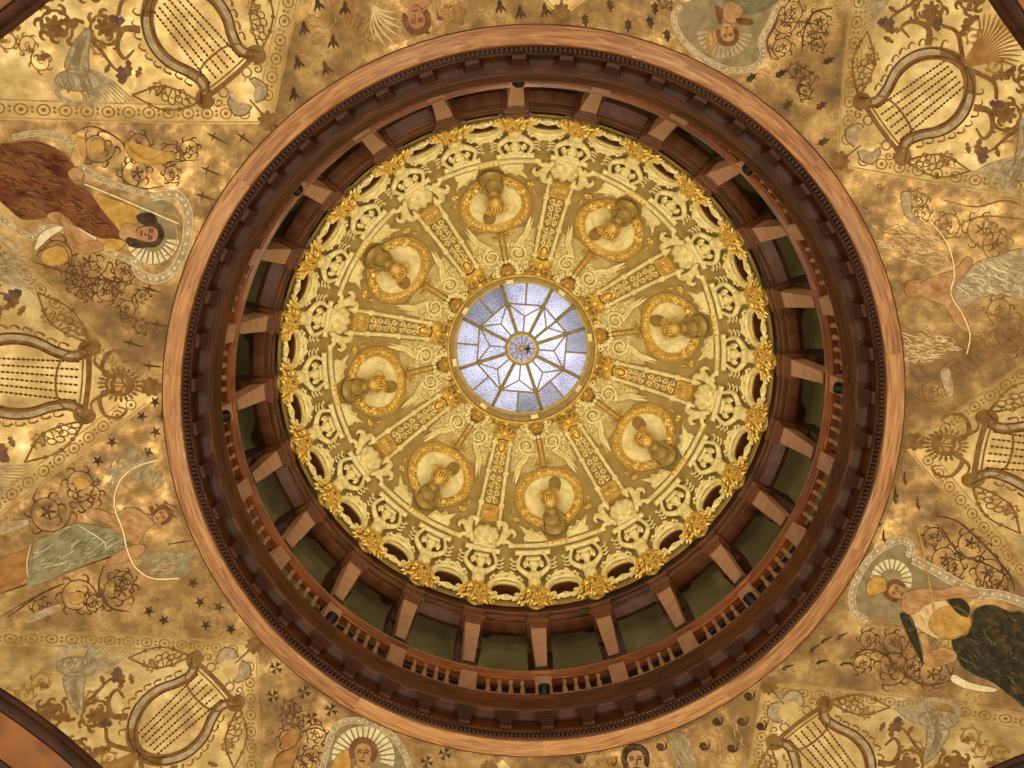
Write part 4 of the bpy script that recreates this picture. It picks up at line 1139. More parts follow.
# ---- the figure paintings of the spandrels, surveyed on the photograph
class Crop:
    def __init__(s, x0, y0, k): s.x0, s.y0, s.k = x0, y0, k
    def __call__(s, *p): return np.array([(s.x0 + x / s.k, s.y0 + y / s.k) for x, y in p])
def mural(label, px, group='figure paintings between the lyre panels'):
    p = Vector(at_vault(np.array([[px[0], px[1], 0.0]]))[0])
    return thing('figure_mural', label, 'mural', Matrix.Translation(p), group)
def P_(name, m, par, build, outline=None):
    """every separate piece becomes a part of its own"""
    out = None
    for q in (build if isinstance(build, list) else [build]):
        mb = MB(); q(mb)
        if mb.n:
            o = part(name, mb, m, par, at_vault, flat=True, kind='stuff' if hasattr(q, 'brushwork') else None); out = out or o
            if outline and hasattr(q, 'rim'):
                mb = MB(); mb.stroke(np.r_[q.rim, q.rim[:1]], .55, q.lvl + .0015); part('outline', mb, outline, o, at_vault, flat=True)
    return out
def fill(C, *groups, n=.008, L=9):
    out = []
    for i, g in enumerate(groups):
        P = smooth(C(*g), 5, True); lv = n + .0004 * i
        def b(mb, P=P, lv=lv): mb.poly(P, lv, L)
        b.rim = P; b.lvl = lv; out.append(b)
    return out
def lines(C, w, *groups, n=.012, close=False, taper=True):
    out = []
    for g in groups:
        P = smooth(C(*g), 6); k = len(P)
        def b(mb, P=P, k=k): mb.stroke(P, w * (np.interp(np.linspace(0, 1, k), [0, .3, .8, 1], [.5, 1, 1, .4]) if taper else 1), n)
        out.append(b)
    return out
def both(*bs):
    out = []
    for q in bs: out += q if isinstance(q, list) else [q]
    return out
def scrolls(C, w, *items, n=.005):
    """items: (x, y, radius, start angle, direction)"""
    out = []
    for x, y, r, a, d in items:
        def b(mb, c=C((x, y))[0], r=r, a=a, d=d):
            scroll2(mb, c, r / C.k * 1.05, a, d, w * 1.3, n, 8, 1.6, False)
            for k in range(5): leaf2(mb, c, r / C.k * .42, r / C.k * .16, a + k * 1.257, n + .0008)
        out.append(b)
    return out
def inside(P, c):
    ins = False; q = len(P) - 1
    for j in range(len(P)):
        if (P[j][1] > c[1]) != (P[q][1] > c[1]) and c[0] < (P[q][0] - P[j][0]) * (c[1] - P[j][1]) / (P[q][1] - P[j][1]) + P[j][0]: ins = not ins
        q = j
    return ins
def folds(C, outline, k, w, ang, seed, n=.012):
    """brush strokes that follow a garment"""
    def b(mb):
        g = np.random.default_rng(seed); P = C(*outline); lo, hi = P.min(0), P.max(0); i = 0; tries = 0
        while i < k and tries < k * 20:
            tries += 1; c = lo + (hi - lo) * g.random(2)
            if not inside(P, c): continue
            a = ang + g.normal(0, .22); L = (6 + 16 * g.random()) * (1 if tries % 3 else .5); d = np.array([math.cos(a), math.sin(a)]); e = np.array([-d[1], d[0]]) * g.normal(0, 1.6)
            if not (inside(P, c - d * L / 2) and inside(P, c + d * L / 2)): continue
            mb.stroke(smooth([c - d * L / 2, c + e, c + d * L / 2], 4), np.array([.2, .6, .9, 1, 1, 1, .8, .5, .2]) * w, n + .0003 * (i % 5)); i += 1
    b.brushwork = True
    return b
def face(C, par, c, r, a, hair, skin='skin', long=False, hairpts=None):
    """painted head: c centre, r half width (crop px), a = direction from chin to crown"""
    ca, sa = math.cos(a), math.sin(a)
    def L(x, y): return (c[0] + x * r * -sa + y * r * ca, c[1] + x * r * ca + y * r * sa)   # x across, y up the head
    P_('hair', hair, par, fill(C, [L(x, y) for x, y in ((-1.25, -.6), (-1.5, .3), (-1.25, 1.3), (-.4, 1.85), (.5, 1.8), (1.3, 1.2), (1.5, .2), (1.25, -.7), (.8, -.2), (.6, .8), (-.6, .8), (-.8, -.2))], n=.016, L=5))
    FC = P_('face', skin, par, fill(C, [L(x, y) for x, y in ((0, -1.35), (-.45, -1.15), (-.8, -.5), (-.88, .3), (-.65, 1.0), (0, 1.2), (.65, 1.0), (.88, .3), (.8, -.5), (.45, -1.15))], n=.018, L=5))
    wd = r * .14 / C.k
    def feat(mb):
        for s in (-1, 1):
            mb.stroke(smooth(C(L(.18 * s, .22), L(.4 * s, .30), L(.62 * s, .2)), 5), wd * 1.3, .022)
            mb.stroke(smooth(C(L(.15 * s, .45), L(.42 * s, .58), L(.7 * s, .42)), 5), wd, .022)
        mb.stroke(smooth(C(L(.05, .3), L(.14, -.2), L(-.06, -.28)), 5), wd * .8, .022)
        mb.stroke(smooth(C(L(-.3, -.68), L(0, -.64), L(.3, -.68)), 5), wd * 1.4, .022)
        mb.stroke(smooth(C(L(-.86, .1), L(-.82, -.4), L(-.5, -1.1), L(0, -1.33)), 5), wd * .7, .021)
    P_('face_features', hair, FC, feat)
    def cheek(mb):
        for s in (-1, 1): mb.poly(C(*[L(.5 * s + .2 * math.cos(t), -.22 + .18 * math.sin(t)) for t in np.linspace(0, 2 * PI, 10, endpoint=False)]), .020, 9)
    
def shell_halo(C, par, c, r, a0, a1, k=13, m1='silver', m2='white'):
    def ribs(mb):
        for i in range(k):
            a = a0 + (a1 - a0) * i / (k - 1)
            p0 = C((c[0] + .55 * r * math.cos(a), c[1] + .55 * r * math.sin(a)))[0]; p1 = C((c[0] + r * math.cos(a), c[1] + r * math.sin(a)))[0]
            mb.stroke([p0, (p0 + p1) / 2, p1], np.array([.25, .55, .8]) * r * abs(a1 - a0) / k / C.k, .009)
    P_('halo_shell', m2, par, ribs)
def throne(C, par, path, wd, studs=True, m='silver'):
    P_('throne_band', m, par, lines(C, wd, path, n=.007, taper=False))
    def sd(mb):
        P = smooth(C(*path), 6)
        for p in P[::2]: dots(mb, [p], wd * .16, .010, 7)
        T = np.gradient(P, axis=0); T /= np.linalg.norm(T, axis=1)[:, None]; N_ = np.stack([-T[:, 1], T[:, 0]], 1)
        for s in (-1, 1): mb.stroke(P + N_ * wd * .48 * s, wd * .07, .010)
    P_('throne_studs', 'white', par, sd)
def motif(par, name, kind, pts, size, rots, m):
    """small scattered emblems: each one a part of its painting"""
    for (x, y), a in zip(pts, rots):
        mb = MB(); c = np.array((x, y)); ca, sa = math.cos(a), math.sin(a)
        def T(q): return np.array([(x + size * (u * ca - v * sa), y + size * (u * sa + v * ca)) for u, v in q])
        if kind == 'star': 
            q = [(r * math.cos(i * PI / 5), r * math.sin(i * PI / 5)) for i in range(10) for r in ((1.0 if i % 2 == 0 else .38),)]
            P = T(q); mb.add(np.c_[np.r_[P, [c]], np.full(11, .007)], [(i, (i + 1) % 10, 10) for i in range(10)])
        elif kind == 'cross':
            for i in range(4):
                b = i * PI / 2; R2 = lambda u, v: (u * math.cos(b) - v * math.sin(b), u * math.sin(b) + v * math.cos(b))
                P = T([R2(*q) for q in ((0, 0), (.5, -.2), (1, -.42), (.88, 0), (1, .42), (.5, .2))]); mb.add(np.c_[P, np.full(6, .007 + .0004 * i)], [tuple(range(6))])
        elif kind == 'turtle':
            mb.poly(T(circle((0, 0), .85, .45, 14)), .007, 6)
            for u, v, w2 in ((.95, .05, .24), (-.9, -.05, .12)): mb.poly(T(circle((u, v), w2, w2 * .7, 8)), .0075, 6)
            for u, v in ((.5, .5), (.5, -.5), (-.45, .5), (-.45, -.5)): mb.stroke(T([(u * .7, v * .6), (u, v * 1.2)]), size * .2, .0075)
        elif kind == 'snail':
            mb.poly(T(circle((0, 0), .62, .55, 14)), .007, 6); mb.stroke(smooth(T([(-.3, .5), (.5, .5), (.9, .1), (.95, -.4)]), 4), size * .26, .0075)
            for v in (-.12, .14): mb.stroke(T([(.95 + v * .3, -.4), (.95 + v * 2, -.95)]), size * .1, .0075)
        elif kind == 'swallow':
            mb.poly(T(smooth([(-1.0, -.1), (-.3, -.32), (.5, -.18), (1.0, .0), (.5, .16), (-.3, .3)], 3, True)), .007, 6)
            for v in (-1, 1): mb.poly(T(smooth([(-.2, .15 * v), (.25, .55 * v), (.95, .75 * v), (.5, .3 * v), (.3, .1 * v)], 3, True)), .0075, 6)
        elif kind == 'sword':
            mb.poly(T([(-1.2, 0), (-.5, -.16), (.9, -.07), (1.3, 0), (.9, .07), (-.5, .16)]), .007, 6); mb.poly(T([(-.45, -.5), (-.3, -.5), (-.2, .5), (-.35, .5)]), .0075, 6)
        elif kind == 'arrow':
            mb.poly(T([(-1, -.06), (.5, -.06), (.4, -.36), (1.1, 0), (.4, .36), (.5, .06), (-1, .06)]), .007, 6)
        elif kind == 'curl':
            mb.stroke(T(spiral((0, 0), .8, .15, 0, 1.1, 20)), np.linspace(.3, .1, 20) * size, .007)
        part(name, mb, m, par, at_vault, flat=True)
def feather_fan(C, c, pts, w, n=.010):
    def b(mb):
        p0 = C(c)[0]
        for q in pts:
            p1 = C(q)[0]; d = p1 - p0; e = np.array([-d[1], d[0]]) * .10
            mb.stroke(smooth([p0 + d * .1, p0 + d * .5 + e, p1], 6), np.interp(np.linspace(0, 1, 13), [0, .7, 1], [.5, 1, .15]) * w, n)
    return b
def shade(C, par, outline, ang, seed, m='umber', k=26, w=.8, n=.0152): P_('skin_shading', m, par, folds(C, outline, k, w, ang, seed, n))
def brush(C, outline, k, w, ang, seed, n=.007): return folds(C, outline, k, w, ang, seed, n)

# A: left, upper -- russet robed figure with a thin staff
C = Crop(0, 120, 4.52)
A = mural('painted dark-haired figure in a russet robe holding a thin staff, left of the ring', (100, 200))
throne(C, A, [(690, 345), (800, 340), (850, 420), (840, 560), (790, 670), (710, 720), (630, 690), (610, 610)], 9)
throne(C, A, [(60, 80), (160, 60), (270, 75), (330, 120), (380, 220), (520, 290), (650, 330), (740, 350)], 6)
throne(C, A, [(0, 440), (70, 490), (150, 530), (200, 490), (300, 500), (480, 590), (600, 640)], 6)
P_('halo_disc', 'grey', A, fill(C, [(650, 380), (760, 370), (820, 440), (815, 560), (760, 640), (680, 650), (610, 600), (600, 480)], n=.006))
shell_halo(C, A, (690, 530), 120, .2, 2.9, 12)
P_('halo_rings', 'goldp', A, lines(C, 1.2, [(720, 440), (790, 470), (800, 550), (760, 610), (700, 600)], [(700, 410), (820, 450), (830, 560), (770, 630)], n=.010))
robe = [(-10, 130), (60, 105), (150, 95), (240, 120), (300, 165), (340, 215), (330, 280), (400, 320), (450, 390), (555, 525), (500, 535), (440, 530), (340, 475), (290, 430), (220, 440), (110, 450), (40, 400), (-10, 330)]
body_arm = [(290, 430), (315, 480), (330, 520), (360, 560), (420, 545), (465, 560), (460, 590), (380, 605), (330, 590), (300, 530), (285, 470), (250, 465), (215, 440), (230, 420), (265, 415)]
P_('body', 'skin', A, both(fill(C, body_arm, n=.014), fill(C, [(560, 470), (600, 470), (640, 500), (630, 545), (570, 545), (540, 520)], n=.0135), fill(C, [(310, 235), (345, 215), (380, 240), (370, 270), (330, 275)], n=.0155)), 'brown')
shade(C, A, body_arm, .9, 71)
P_('tunic', 'goldp', A, fill(C, [(440, 340), (500, 355), (620, 400), (630, 450), (560, 500), (500, 490), (450, 420)], [(440, 530), (540, 540), (570, 560), (520, 595), (470, 590)], n=.009), 'brown')
P_('robe', 'russet', A, fill(C, robe, n=.011), 'brown')
P_('robe_folds', 'russet2', A, folds(C, robe, 80, 1.3, .35, 3, .0125))
P_('robe_lights', 'brown', A, folds(C, robe, 60, .9, .35, 4, .0130))
P_('shirt', 'white', A, fill(C, [(330, 480), (400, 505), (440, 530), (420, 545), (360, 520)], [(160, 590), (180, 520), (250, 480), (290, 490), (230, 530)], n=.0095), 'brown')
P_('staff', 'line', A, lines(C, 1.3, [(385, 290), (520, 345), (660, 405), (812, 470)], n=.017, taper=False))
face(C, A, (668, 515), 40, .12, 'hair', 'rose')
P_('locks', 'hair', A, fill(C, [(620, 430), (690, 420), (715, 470), (690, 480), (640, 470)], [(580, 530), (640, 545), (680, 570), (620, 580), (575, 560)], n=.0155))
P_('strapwork', 'dark', A, both(scrolls(C, .9, (440, 120, 80, 0, 1), (620, 110, 65, 2, -1), (620, 240, 80, 1, 1), (770, 160, 55, 0, -1), (860, 130, 50, 2, 1), (250, 610, 80, 1, -1), (400, 640, 85, 0, 1), (420, 740, 70, 3, 1), (560, 680, 55, 0, 1), (530, 745, 40, 2, -1), (780, 240, 45, 1, 1), (330, 700, 60, 2, -1)),
   lines(C, 1.6, [(330, 60), (420, 30), (540, 90), (600, 170), (720, 190), (900, 180)], [(150, 640), (300, 690), (450, 720), (600, 740)], [(550, 200), (560, 270), (640, 310), (740, 300)], n=.006)))
P_('gilt_leaf', 'goldp', A, both(fill(C, [(570, 90), (600, 140), (680, 180), (760, 140), (790, 170), (720, 200), (620, 190), (570, 140)], [(410, 100), (460, 85), (470, 140), (420, 150)], [(200, 590), (280, 570), (310, 630), (250, 660), (190, 640)], n=.0065)), 'brown')
P_('lower_strapwork', 'dark', A, scrolls(C, .8, (480, 770, 55, 0, 1), (570, 850, 48, 2, -1), (640, 930, 36, 1, 1), (390, 790, 40, 3, 1), (640, 800, 36, 0, -1)))
motif(A, 'painted_sword', 'sword', [(216, 138), (245, 139), (210, 171), (205, 197), (152, 290), (133, 344), (152, 366), (160, 325)], 9, [.5, .6, .4, .3, .3, .3, .1, .2], 'dark')
P_('staff_hand_cloth', 'tan', A, fill(C, [(345, 90), (385, 90), (390, 170), (360, 210), (320, 190)], n=.0085), 'brown')

# B: left, lower -- winged nude with a blue-green drapery inside a thin pale hoop
C = Crop(0, 440, 3.84)
B = mural('painted winged figure in blue-green drapery within a thin pale hoop, lower left', (120, 530))
drape = [(105, 520), (130, 400), (180, 370), (260, 330), (320, 320), (400, 335), (460, 340), (520, 370), (525, 405), (470, 430), (380, 460), (250, 510), (125, 560)]
P_('wings', 'blue', B, both(brush(C, [(380, 190), (430, 60), (520, 10), (620, 60), (640, 180), (560, 200), (470, 120), (410, 200)], 90, 1.5, 2.2, 11), brush(C, [(560, 420), (680, 400), (750, 440), (740, 510), (600, 540), (520, 470)], 90, 1.5, -.4, 12)))
P_('wing_feathers', 'silver', B, both(brush(C, [(400, 220), (440, 80), (540, 60), (640, 130), (600, 200), (470, 150)], 70, .8, 2.2, 13, .009), brush(C, [(580, 430), (700, 400), (760, 440), (700, 510), (560, 520)], 70, .8, -.4, 14, .009)))
P_('drapery', 'blue', B, fill(C, drape, n=.011), 'brown'); P_('drapery_folds', 'teal', B, folds(C, drape, 90, 1.0, -.5, 15)); P_('drapery_lights', 'white', B, both(folds(C, drape, 26, .6, -.5, 16, .014), lines(C, 1.0, [(300, 325), (350, 355), (400, 390), (410, 420)], [(120, 400), (105, 470), (110, 530)], n=.014)))
P_('body', 'skin', B, fill(C, [(330, 275), (370, 262), (440, 285), (480, 262), (530, 265), (575, 300), (590, 320), (560, 350), (530, 400), (490, 385), (440, 345), (400, 315), (345, 300)], [(440, 440), (520, 400), (560, 410), (540, 440), (470, 470), (410, 475)], n=.013), 'brown')
shade(C, B, [(330, 275), (440, 285), (480, 262), (575, 300), (560, 350), (530, 400), (440, 345)], .5, 72)
P_('lower_body', 'umber', B, fill(C, [(-5, 470), (100, 420), (125, 420), (110, 520), (-5, 580)], n=.010), 'brown')
face(C, B, (618, 292), 24, -.55, 'auburn', 'skin')
P_('locks', 'auburn', B, both(brush(C, [(540, 260), (610, 225), (690, 260), (680, 310), (640, 330), (560, 290)], 40, 1.0, .6, 17, .0165)))
P_('hoop', 'line', B, lines(C, 1.4, [(610, 75), (530, 100), (470, 145), (443, 210), (445, 270), (475, 350), (490, 420), (525, 490), (590, 530), (690, 530)], n=.019, taper=False))
P_('strapwork', 'dark', B, both(scrolls(C, 1.0, (185, 275, 85, 0, 1), (300, 170, 70, 2, -1), (350, 215, 60, 1, 1), (295, 605, 75, 0, -1), (465, 580, 70, 2, 1), (470, 540, 45, 1, -1), (160, 640, 45, 0, 1), (370, 625, 40, 2, 1)),
   lines(C, 2.0, [(125, 560), (300, 490), (420, 450), (525, 405)], [(0, 590), (100, 555), (230, 510)], [(400, 480), (380, 560), (420, 640), (500, 660)], [(30, 680), (160, 590), (250, 550)], n=.0065)))
P_('gilt_leaf', 'goldp', B, fill(C, [(285, 150), (330, 150), (345, 175), (300, 190)], [(270, 590), (320, 585), (320, 620), (280, 630)], n=.007), 'brown')
P_('column_stub', 'silver', B, fill(C, [(-5, 335), (95, 305), (105, 325), (-5, 365)], [(105, 680), (220, 630), (225, 655), (115, 700)], n=.007))
P_('bow', 'dark', B, lines(C, .9, [(0, 680), (120, 610), (230, 560)], [(700, 390), (650, 400), (740, 385)], n=.012))
motif(B, 'painted_star', 'star', [(112, 442), (98, 461), (156, 432), (142, 416), (155, 402), (148, 452), (193, 583), (200, 602), (219, 607), (149, 611), (164, 620), (206, 625), (231, 629), (163, 448 - 32)], 6.2, [.3, .2, .5, .1, .4, .3, .2, .4, .1, .2, .5, .3, .2, .6], 'iron')

# C: bottom left -- face before a shell halo
C = Crop(250, 640, 5.12)
Cm = mural('painted brown-haired face before a shell halo, bottom left of the ring', (360, 748))
P_('halo_disc', 'grey', Cm, fill(C, [(390, 700), (400, 520), (470, 450), (580, 420), (700, 450), (780, 540), (800, 700)], n=.006))
shell_halo(C, Cm, (580, 600), 160, PI, 2 * PI + .2, 17)
throne(C, Cm, [(370, 660), (400, 540), (440, 440), (520, 410), (640, 430), (740, 500), (800, 600), (830, 700)], 6)
face(C, Cm, (578, 585), 48, -1.45, 'auburn', 'skin')
P_('body', 'skin', Cm, fill(C, [(550, 630), (610, 640), (650, 690), (640, 760), (500, 760), (500, 700)], n=.0135), 'brown'); P_('robe', 'goldp', Cm, fill(C, [(390, 720), (440, 600), (500, 560), (520, 640), (500, 700), (480, 770), (390, 770)], n=.010), 'brown')
P_('dragon', 'umber', Cm, both(fill(C, [(120, 690), (130, 600), (170, 560), (160, 510), (220, 450), (260, 500), (240, 580), (200, 660)], n=.007)), 'brown')
P_('strapwork', 'dark', Cm, both(scrolls(C, .9, (205, 340, 45, 0, 1), (185, 395, 40, 2, -1), (250, 400, 40, 1, 1), (320, 600, 70, 0, 1), (190, 510, 60, 1, -1), (280, 640, 60, 2, 1), (330, 480, 60, 1, -1)), lines(C, 1.4, [(110, 690), (140, 590), (230, 540), (260, 470), (230, 430)], [(260, 470), (340, 450), (400, 480)], n=.008)))
motif(Cm, 'painted_cross', 'cross', [(276, 668), (273, 696), (304, 692), (331, 710), (312, 718), (445, 754), (427, 762)], 6.4, [.5, .6, .4, .5, .6, .4, .3], 'iron')

# D: bottom right -- dark haired child
C = Crop(560, 670, 4.655)
D = mural('painted dark-haired child beside a grey plume, bottom right of the ring', (638, 758))
face(C, D, (352, 425), 44, -1.65, 'hair', 'skin')
P_('cap', 'hair', D, fill(C, [(290, 400), (300, 370), (345, 352), (385, 372), (400, 395), (370, 392), (330, 400), (305, 430)], n=.0165), 'brown')
P_('body', 'skin', D, fill(C, [(320, 450), (390, 455), (440, 500), (280, 500)], n=.0135), 'brown')
P_('plume', 'grey', D, both(fill(C, [(500, 300), (575, 290), (600, 340), (630, 400), (640, 480), (540, 480), (530, 390)], n=.008)), 'brown'); P_('plume_strands', 'silver', D, brush(C, [(500, 300), (575, 290), (640, 400), (650, 480), (540, 480)], 40, .8, 1.2, 21, .010))
P_('sunburst', 'umber', D, lambda mb: flower2(mb, C((235, 445))[0], 9, .007, 12))
P_('wash', 'tan', D, brush(C, [(20, 420), (250, 400), (480, 300), (700, 260), (860, 200), (860, 450), (20, 480)], 50, 1.3, 1.3, 22, .0055))
motif(D, 'painted_snail', 'snail', [(748, 696), (716, 721.5), (741, 721.5), (703, 746), (731, 748), (660, 746.5), (578, 759), (610, 762), (760, 752 - 26)], 6.6, [0, 0, .1, 0, .1, 0, .1, 0, 0], 'iron')

# E: right, lower -- woman with gilt cap, staff and dark green skirt
C = Crop(850, 510, 3.655)
Em = mural('painted woman with a gilt cap, staff and dark green skirt, lower right', (940, 610))
P_('halo_disc', 'grey', Em, fill(C, [(10, 300), (30, 230), (90, 150), (170, 115), (230, 130), (230, 200), (330, 240), (420, 280), (300, 300), (210, 330), (190, 420), (110, 390), (40, 400)], n=.006))
throne(C, Em, [(60, 405), (15, 370), (8, 300), (40, 220), (100, 150), (180, 110), (220, 130), (215, 170)], 7)
throne(C, Em, [(230, 180), (300, 215), (380, 260), (460, 300), (550, 310), (640, 340)], 9)
shell_halo(C, Em, (150, 255), 75, PI + .1, 2 * PI + .3, 12)
skirt = [(370, 470), (430, 450), (450, 370), (510, 345), (580, 370), (645, 400), (645, 700), (600, 690), (520, 630), (450, 600), (400, 560)]
P_('skirt', 'green', Em, fill(C, skirt, [(180, 380), (215, 380), (240, 430), (260, 510), (270, 565), (240, 520), (205, 450)], [(355, 325), (400, 320), (435, 350), (430, 390), (390, 375)], n=.011), 'brown')
P_('skirt_folds', 'hair', Em, folds(C, skirt, 45, 1.4, .7, 31)); P_('skirt_lights', 'teal', Em, folds(C, skirt, 22, .6, .7, 32, .013))
P_('bodice', 'pale', Em, fill(C, [(225, 370), (270, 330), (330, 320), (370, 350), (420, 370), (440, 430), (380, 465), (320, 470), (260, 440), (225, 410)], n=.0105), 'brown'); P_('sash', 'goldp', Em, fill(C, [(300, 380), (360, 350), (430, 380), (440, 430), (380, 470), (330, 465), (290, 430)], n=.0112), 'brown')
P_('bodice_folds', 'tan', Em, both(folds(C, [(225, 370), (330, 320), (400, 370), (380, 450), (260, 440)], 26, .7, 1.2, 33)))
P_('body', 'skin', Em, fill(C, [(200, 305), (260, 285), (330, 290), (400, 275), (465, 300), (460, 320), (390, 320), (330, 330), (280, 340), (240, 375), (210, 380), (185, 350)], [(250, 450), (285, 460), (290, 510), (340, 500), (385, 520), (380, 550), (310, 570), (270, 560), (262, 500)], n=.0135), 'brown')
shade(C, Em, [(200, 305), (330, 290), (465, 300), (460, 320), (330, 330), (210, 380), (185, 350)], .1, 73)
shade(C, Em, [(250, 450), (290, 510), (385, 520), (380, 550), (310, 570), (262, 500)], .3, 74)
face(C, Em, (172, 298), 27, PI + .45, 'auburn', 'skin')
P_('cap', 'goldp', Em, fill(C, [(60, 270), (90, 240), (125, 250), (130, 290), (100, 305), (65, 310)], n=.0175), 'brown')
P_('staff', 'goldp', Em, lines(C, 1.8, [(245, 60), (268, 160), (285, 250), (300, 330), (325, 480)], n=.020, taper=False))
P_('orb', 'grey', Em, [lambda mb, p=p: mb.stroke(circle(C(p)[0], 4.2, k=16), 1.0, .019) for p in ((315, 485), (345, 480))])
P_('strapwork', 'dark', Em, both(scrolls(C, 1.0, (440, 120, 60, 0, 1), (500, 230, 70, 2, -1), (350, 180, 60, 1, 1), (300, 100, 40, 0, -1), (540, 270, 50, 3, 1), (160, 480, 50, 0, 1), (150, 570, 70, 2, -1), (70, 470, 40, 1, 1), (300, 600, 60, 0, -1), (50, 560, 40, 2, 1), (230, 570, 40, 1, 1), (380, 210, 45, 3, -1)),
   lines(C, 2.2, [(310, 20), (390, 40), (460, 100), (530, 170), (590, 250), (600, 300)], [(0, 545), (60, 510), (130, 530), (200, 600), (280, 640), (380, 620)], [(330, 60), (400, 160), (480, 190), (560, 230)], n=.0065)))
P_('horn', 'white', Em, fill(C, [(380, 600), (440, 630), (530, 650), (520, 665), (430, 655), (370, 625)], n=.009), 'brown')
motif(Em, 'painted_arrow', 'arrow', [(896, 492), (884, 536), (895, 497), (918, 503), (880, 520), (842, 636), (826, 640), (822, 662), (788, 667), (815, 648), (846, 664), (905, 478)], 6.5, [1.4, 1.5, 1.5, 1.4, 1.6, 2.6, 2.6, 2.9, 2.8, 2.5, 3.0, 1.5], 'iron')

# F: right, upper -- pale nude with pleated drapery and spread wings
C = Crop(860, 160, 3.2)
Fm = mural('painted pale winged figure in pleated grey drapery, right of the ring', (960, 275))
dr = [(305, 400), (370, 330), (430, 310), (530, 290), (530, 440), (450, 430), (390, 440), (330, 470), (300, 440)]
P_('wings', 'pale', Fm, both(brush(C, [(30, 200), (200, 200), (280, 260), (290, 330), (200, 340), (100, 310), (50, 270)], 110, 1.3, .3, 41), brush(C, [(120, 520), (200, 560), (320, 560), (330, 610), (220, 650), (130, 640)], 90, 1.3, .1, 42)))
P_('wing_feathers', 'umber', Fm, both(brush(C, [(40, 200), (200, 200), (290, 270), (270, 330), (120, 310)], 60, .7, .3, 43, .009), brush(C, [(130, 530), (330, 560), (320, 620), (150, 640)], 60, .7, .1, 44, .009)))
P_('body', 'skin', Fm, fill(C, [(190, 400), (240, 370), (300, 350), (340, 310), (360, 330), (320, 390), (300, 440), (340, 510), (350, 550), (310, 530), (270, 470), (230, 450), (200, 440)], n=.010), 'brown')
face(C, Fm, (182, 414), 21, PI - .15, 'umber', 'skin')
shade(C, Fm, [(190, 400), (240, 370), (300, 350), (340, 310), (360, 330), (320, 390), (300, 440), (230, 450)], .3, 75, n=.0115)
P_('drapery', 'silver', Fm, fill(C, dr, n=.011), 'brown'); P_('drapery_folds', 'grey', Fm, folds(C, dr, 60, 1.0, .4, 45)); P_('drapery_lights', 'white', Fm, folds(C, dr, 46, .9, .6, 46, .014))
P_('hoop', 'line', Fm, lines(C, 1.3, [(220, 195), (260, 240), (290, 300), (300, 370), (290, 430), (330, 500), (350, 560), (340, 620)], n=.017, taper=False))
P_('scroll_ribbon', 'silver', Fm, fill(C, [(130, 110), (160, 105), (165, 170), (195, 190), (190, 205), (150, 185), (135, 150)], [(255, 680), (285, 670), (300, 740), (280, 755)], n=.008), 'brown')
P_('strapwork', 'brown', Fm, both(scrolls(C, 1.0, (390, 220, 60, 0, 1), (280, 205, 45, 2, -1), (440, 270, 55, 1, 1), (480, 560, 60, 0, -1), (450, 480, 45, 2, 1), (360, 600, 45, 1, -1), (180, 120, 35, 0, 1), (200, 170, 28, 2, -1), (300, 690, 40, 2, 1), (230, 740, 40, 0, -1), (500, 600, 40, 2, 1)),
   lines(C, 1.6, [(270, 130), (370, 150), (460, 130), (530, 150)], [(300, 640), (400, 610), (520, 610)], [(330, 200), (400, 180), (530, 190)], n=.0065)))
motif(Fm, 'painted_curl', 'curl', [(880, 186), (866, 205), (866, 225), (905, 195), (918, 395), (930, 400), (912, 410), (945, 385)], 5, [0, 1, 2, 3, 1, 2, 0, 1], 'brown')

# G: top right -- upside-down woman before a shell halo
C = Crop(640, 0, 4.876)
G = mural('painted upside-down woman before a grey shell halo, above the ring', (730, 30))
P_('halo_disc', 'grey', G, fill(C, [(170, 50), (260, 0), (420, 0), (640, 40), (600, 180), (600, 280), (520, 345), (400, 320), (260, 240), (185, 150)], n=.006))
throne(C, G, [(200, 30), (165, 80), (185, 160), (250, 240), (350, 310), (460, 345), (560, 325), (600, 270), (590, 200), (640, 100), (680, 0)], 6)
shell_halo(C, G, (410, 150), 135, .2, PI - .1, 15, 'silver', 'silver')
P_('robe', 'teal', G, fill(C, [(400, -10), (490, 60), (540, 70), (610, 50), (670, -10)], n=.010), 'brown')
P_('robe_folds', 'grey', G, folds(C, [(400, -10), (490, 60), (610, 50), (670, -10)], 14, .9, .3, 51))
P_('body', 'skin', G, fill(C, [(415, 20), (460, 10), (500, 45), (490, 80), (470, 110), (430, 110), (405, 80)], n=.012), 'brown')
face(C, G, (425, 160), 36, PI / 2 - .15, 'auburn', 'skin')
P_('locks', 'auburn', G, fill(C, [(365, 30), (400, 50), (400, 110), (380, 110)], [(470, 90), (540, 95), (545, 120), (480, 120)], n=.0165))
P_('laurel', 'goldp', G, brush(C, [(310, 170), (365, 130), (375, 230), (340, 280)], 22, 1.0, 1.4, 52, .019))
P_('strapwork', 'dark', G, both(scrolls(C, .9, (700, 110, 60, 0, 1), (740, 50, 60, 2, -1), (880, 100, 60, 1, 1), (830, 170, 60, 0, -1), (700, 230, 55, 2, 1), (860, 220, 40, 1, -1), (800, 370, 55, 0, 1), (800, 445, 40, 2, -1), (760, 340, 40, 1, 1), (130, 0, 40, 1, 1)),
   lines(C, 1.8, [(690, 0), (660, 120), (620, 200), (640, 290)], [(940, 40), (850, 60), (800, 150), (790, 260)], [(850, 350), (780, 400), (770, 450), (830, 470)], n=.0065)))
motif(G, 'painted_turtle', 'turtle', [(751, 78), (780, 74), (828, 61), (787, 105), (821, 106), (823, 142), (667, 35), (655, 8), (650, 22), (585, 20), (628, 25), (610, 5)], 6.2, [-.7, -.6, -.5, -.7, -.6, -.5, 1.4, 1.5, 1.3, 1.4, 1.5, 1.4], 'iron')

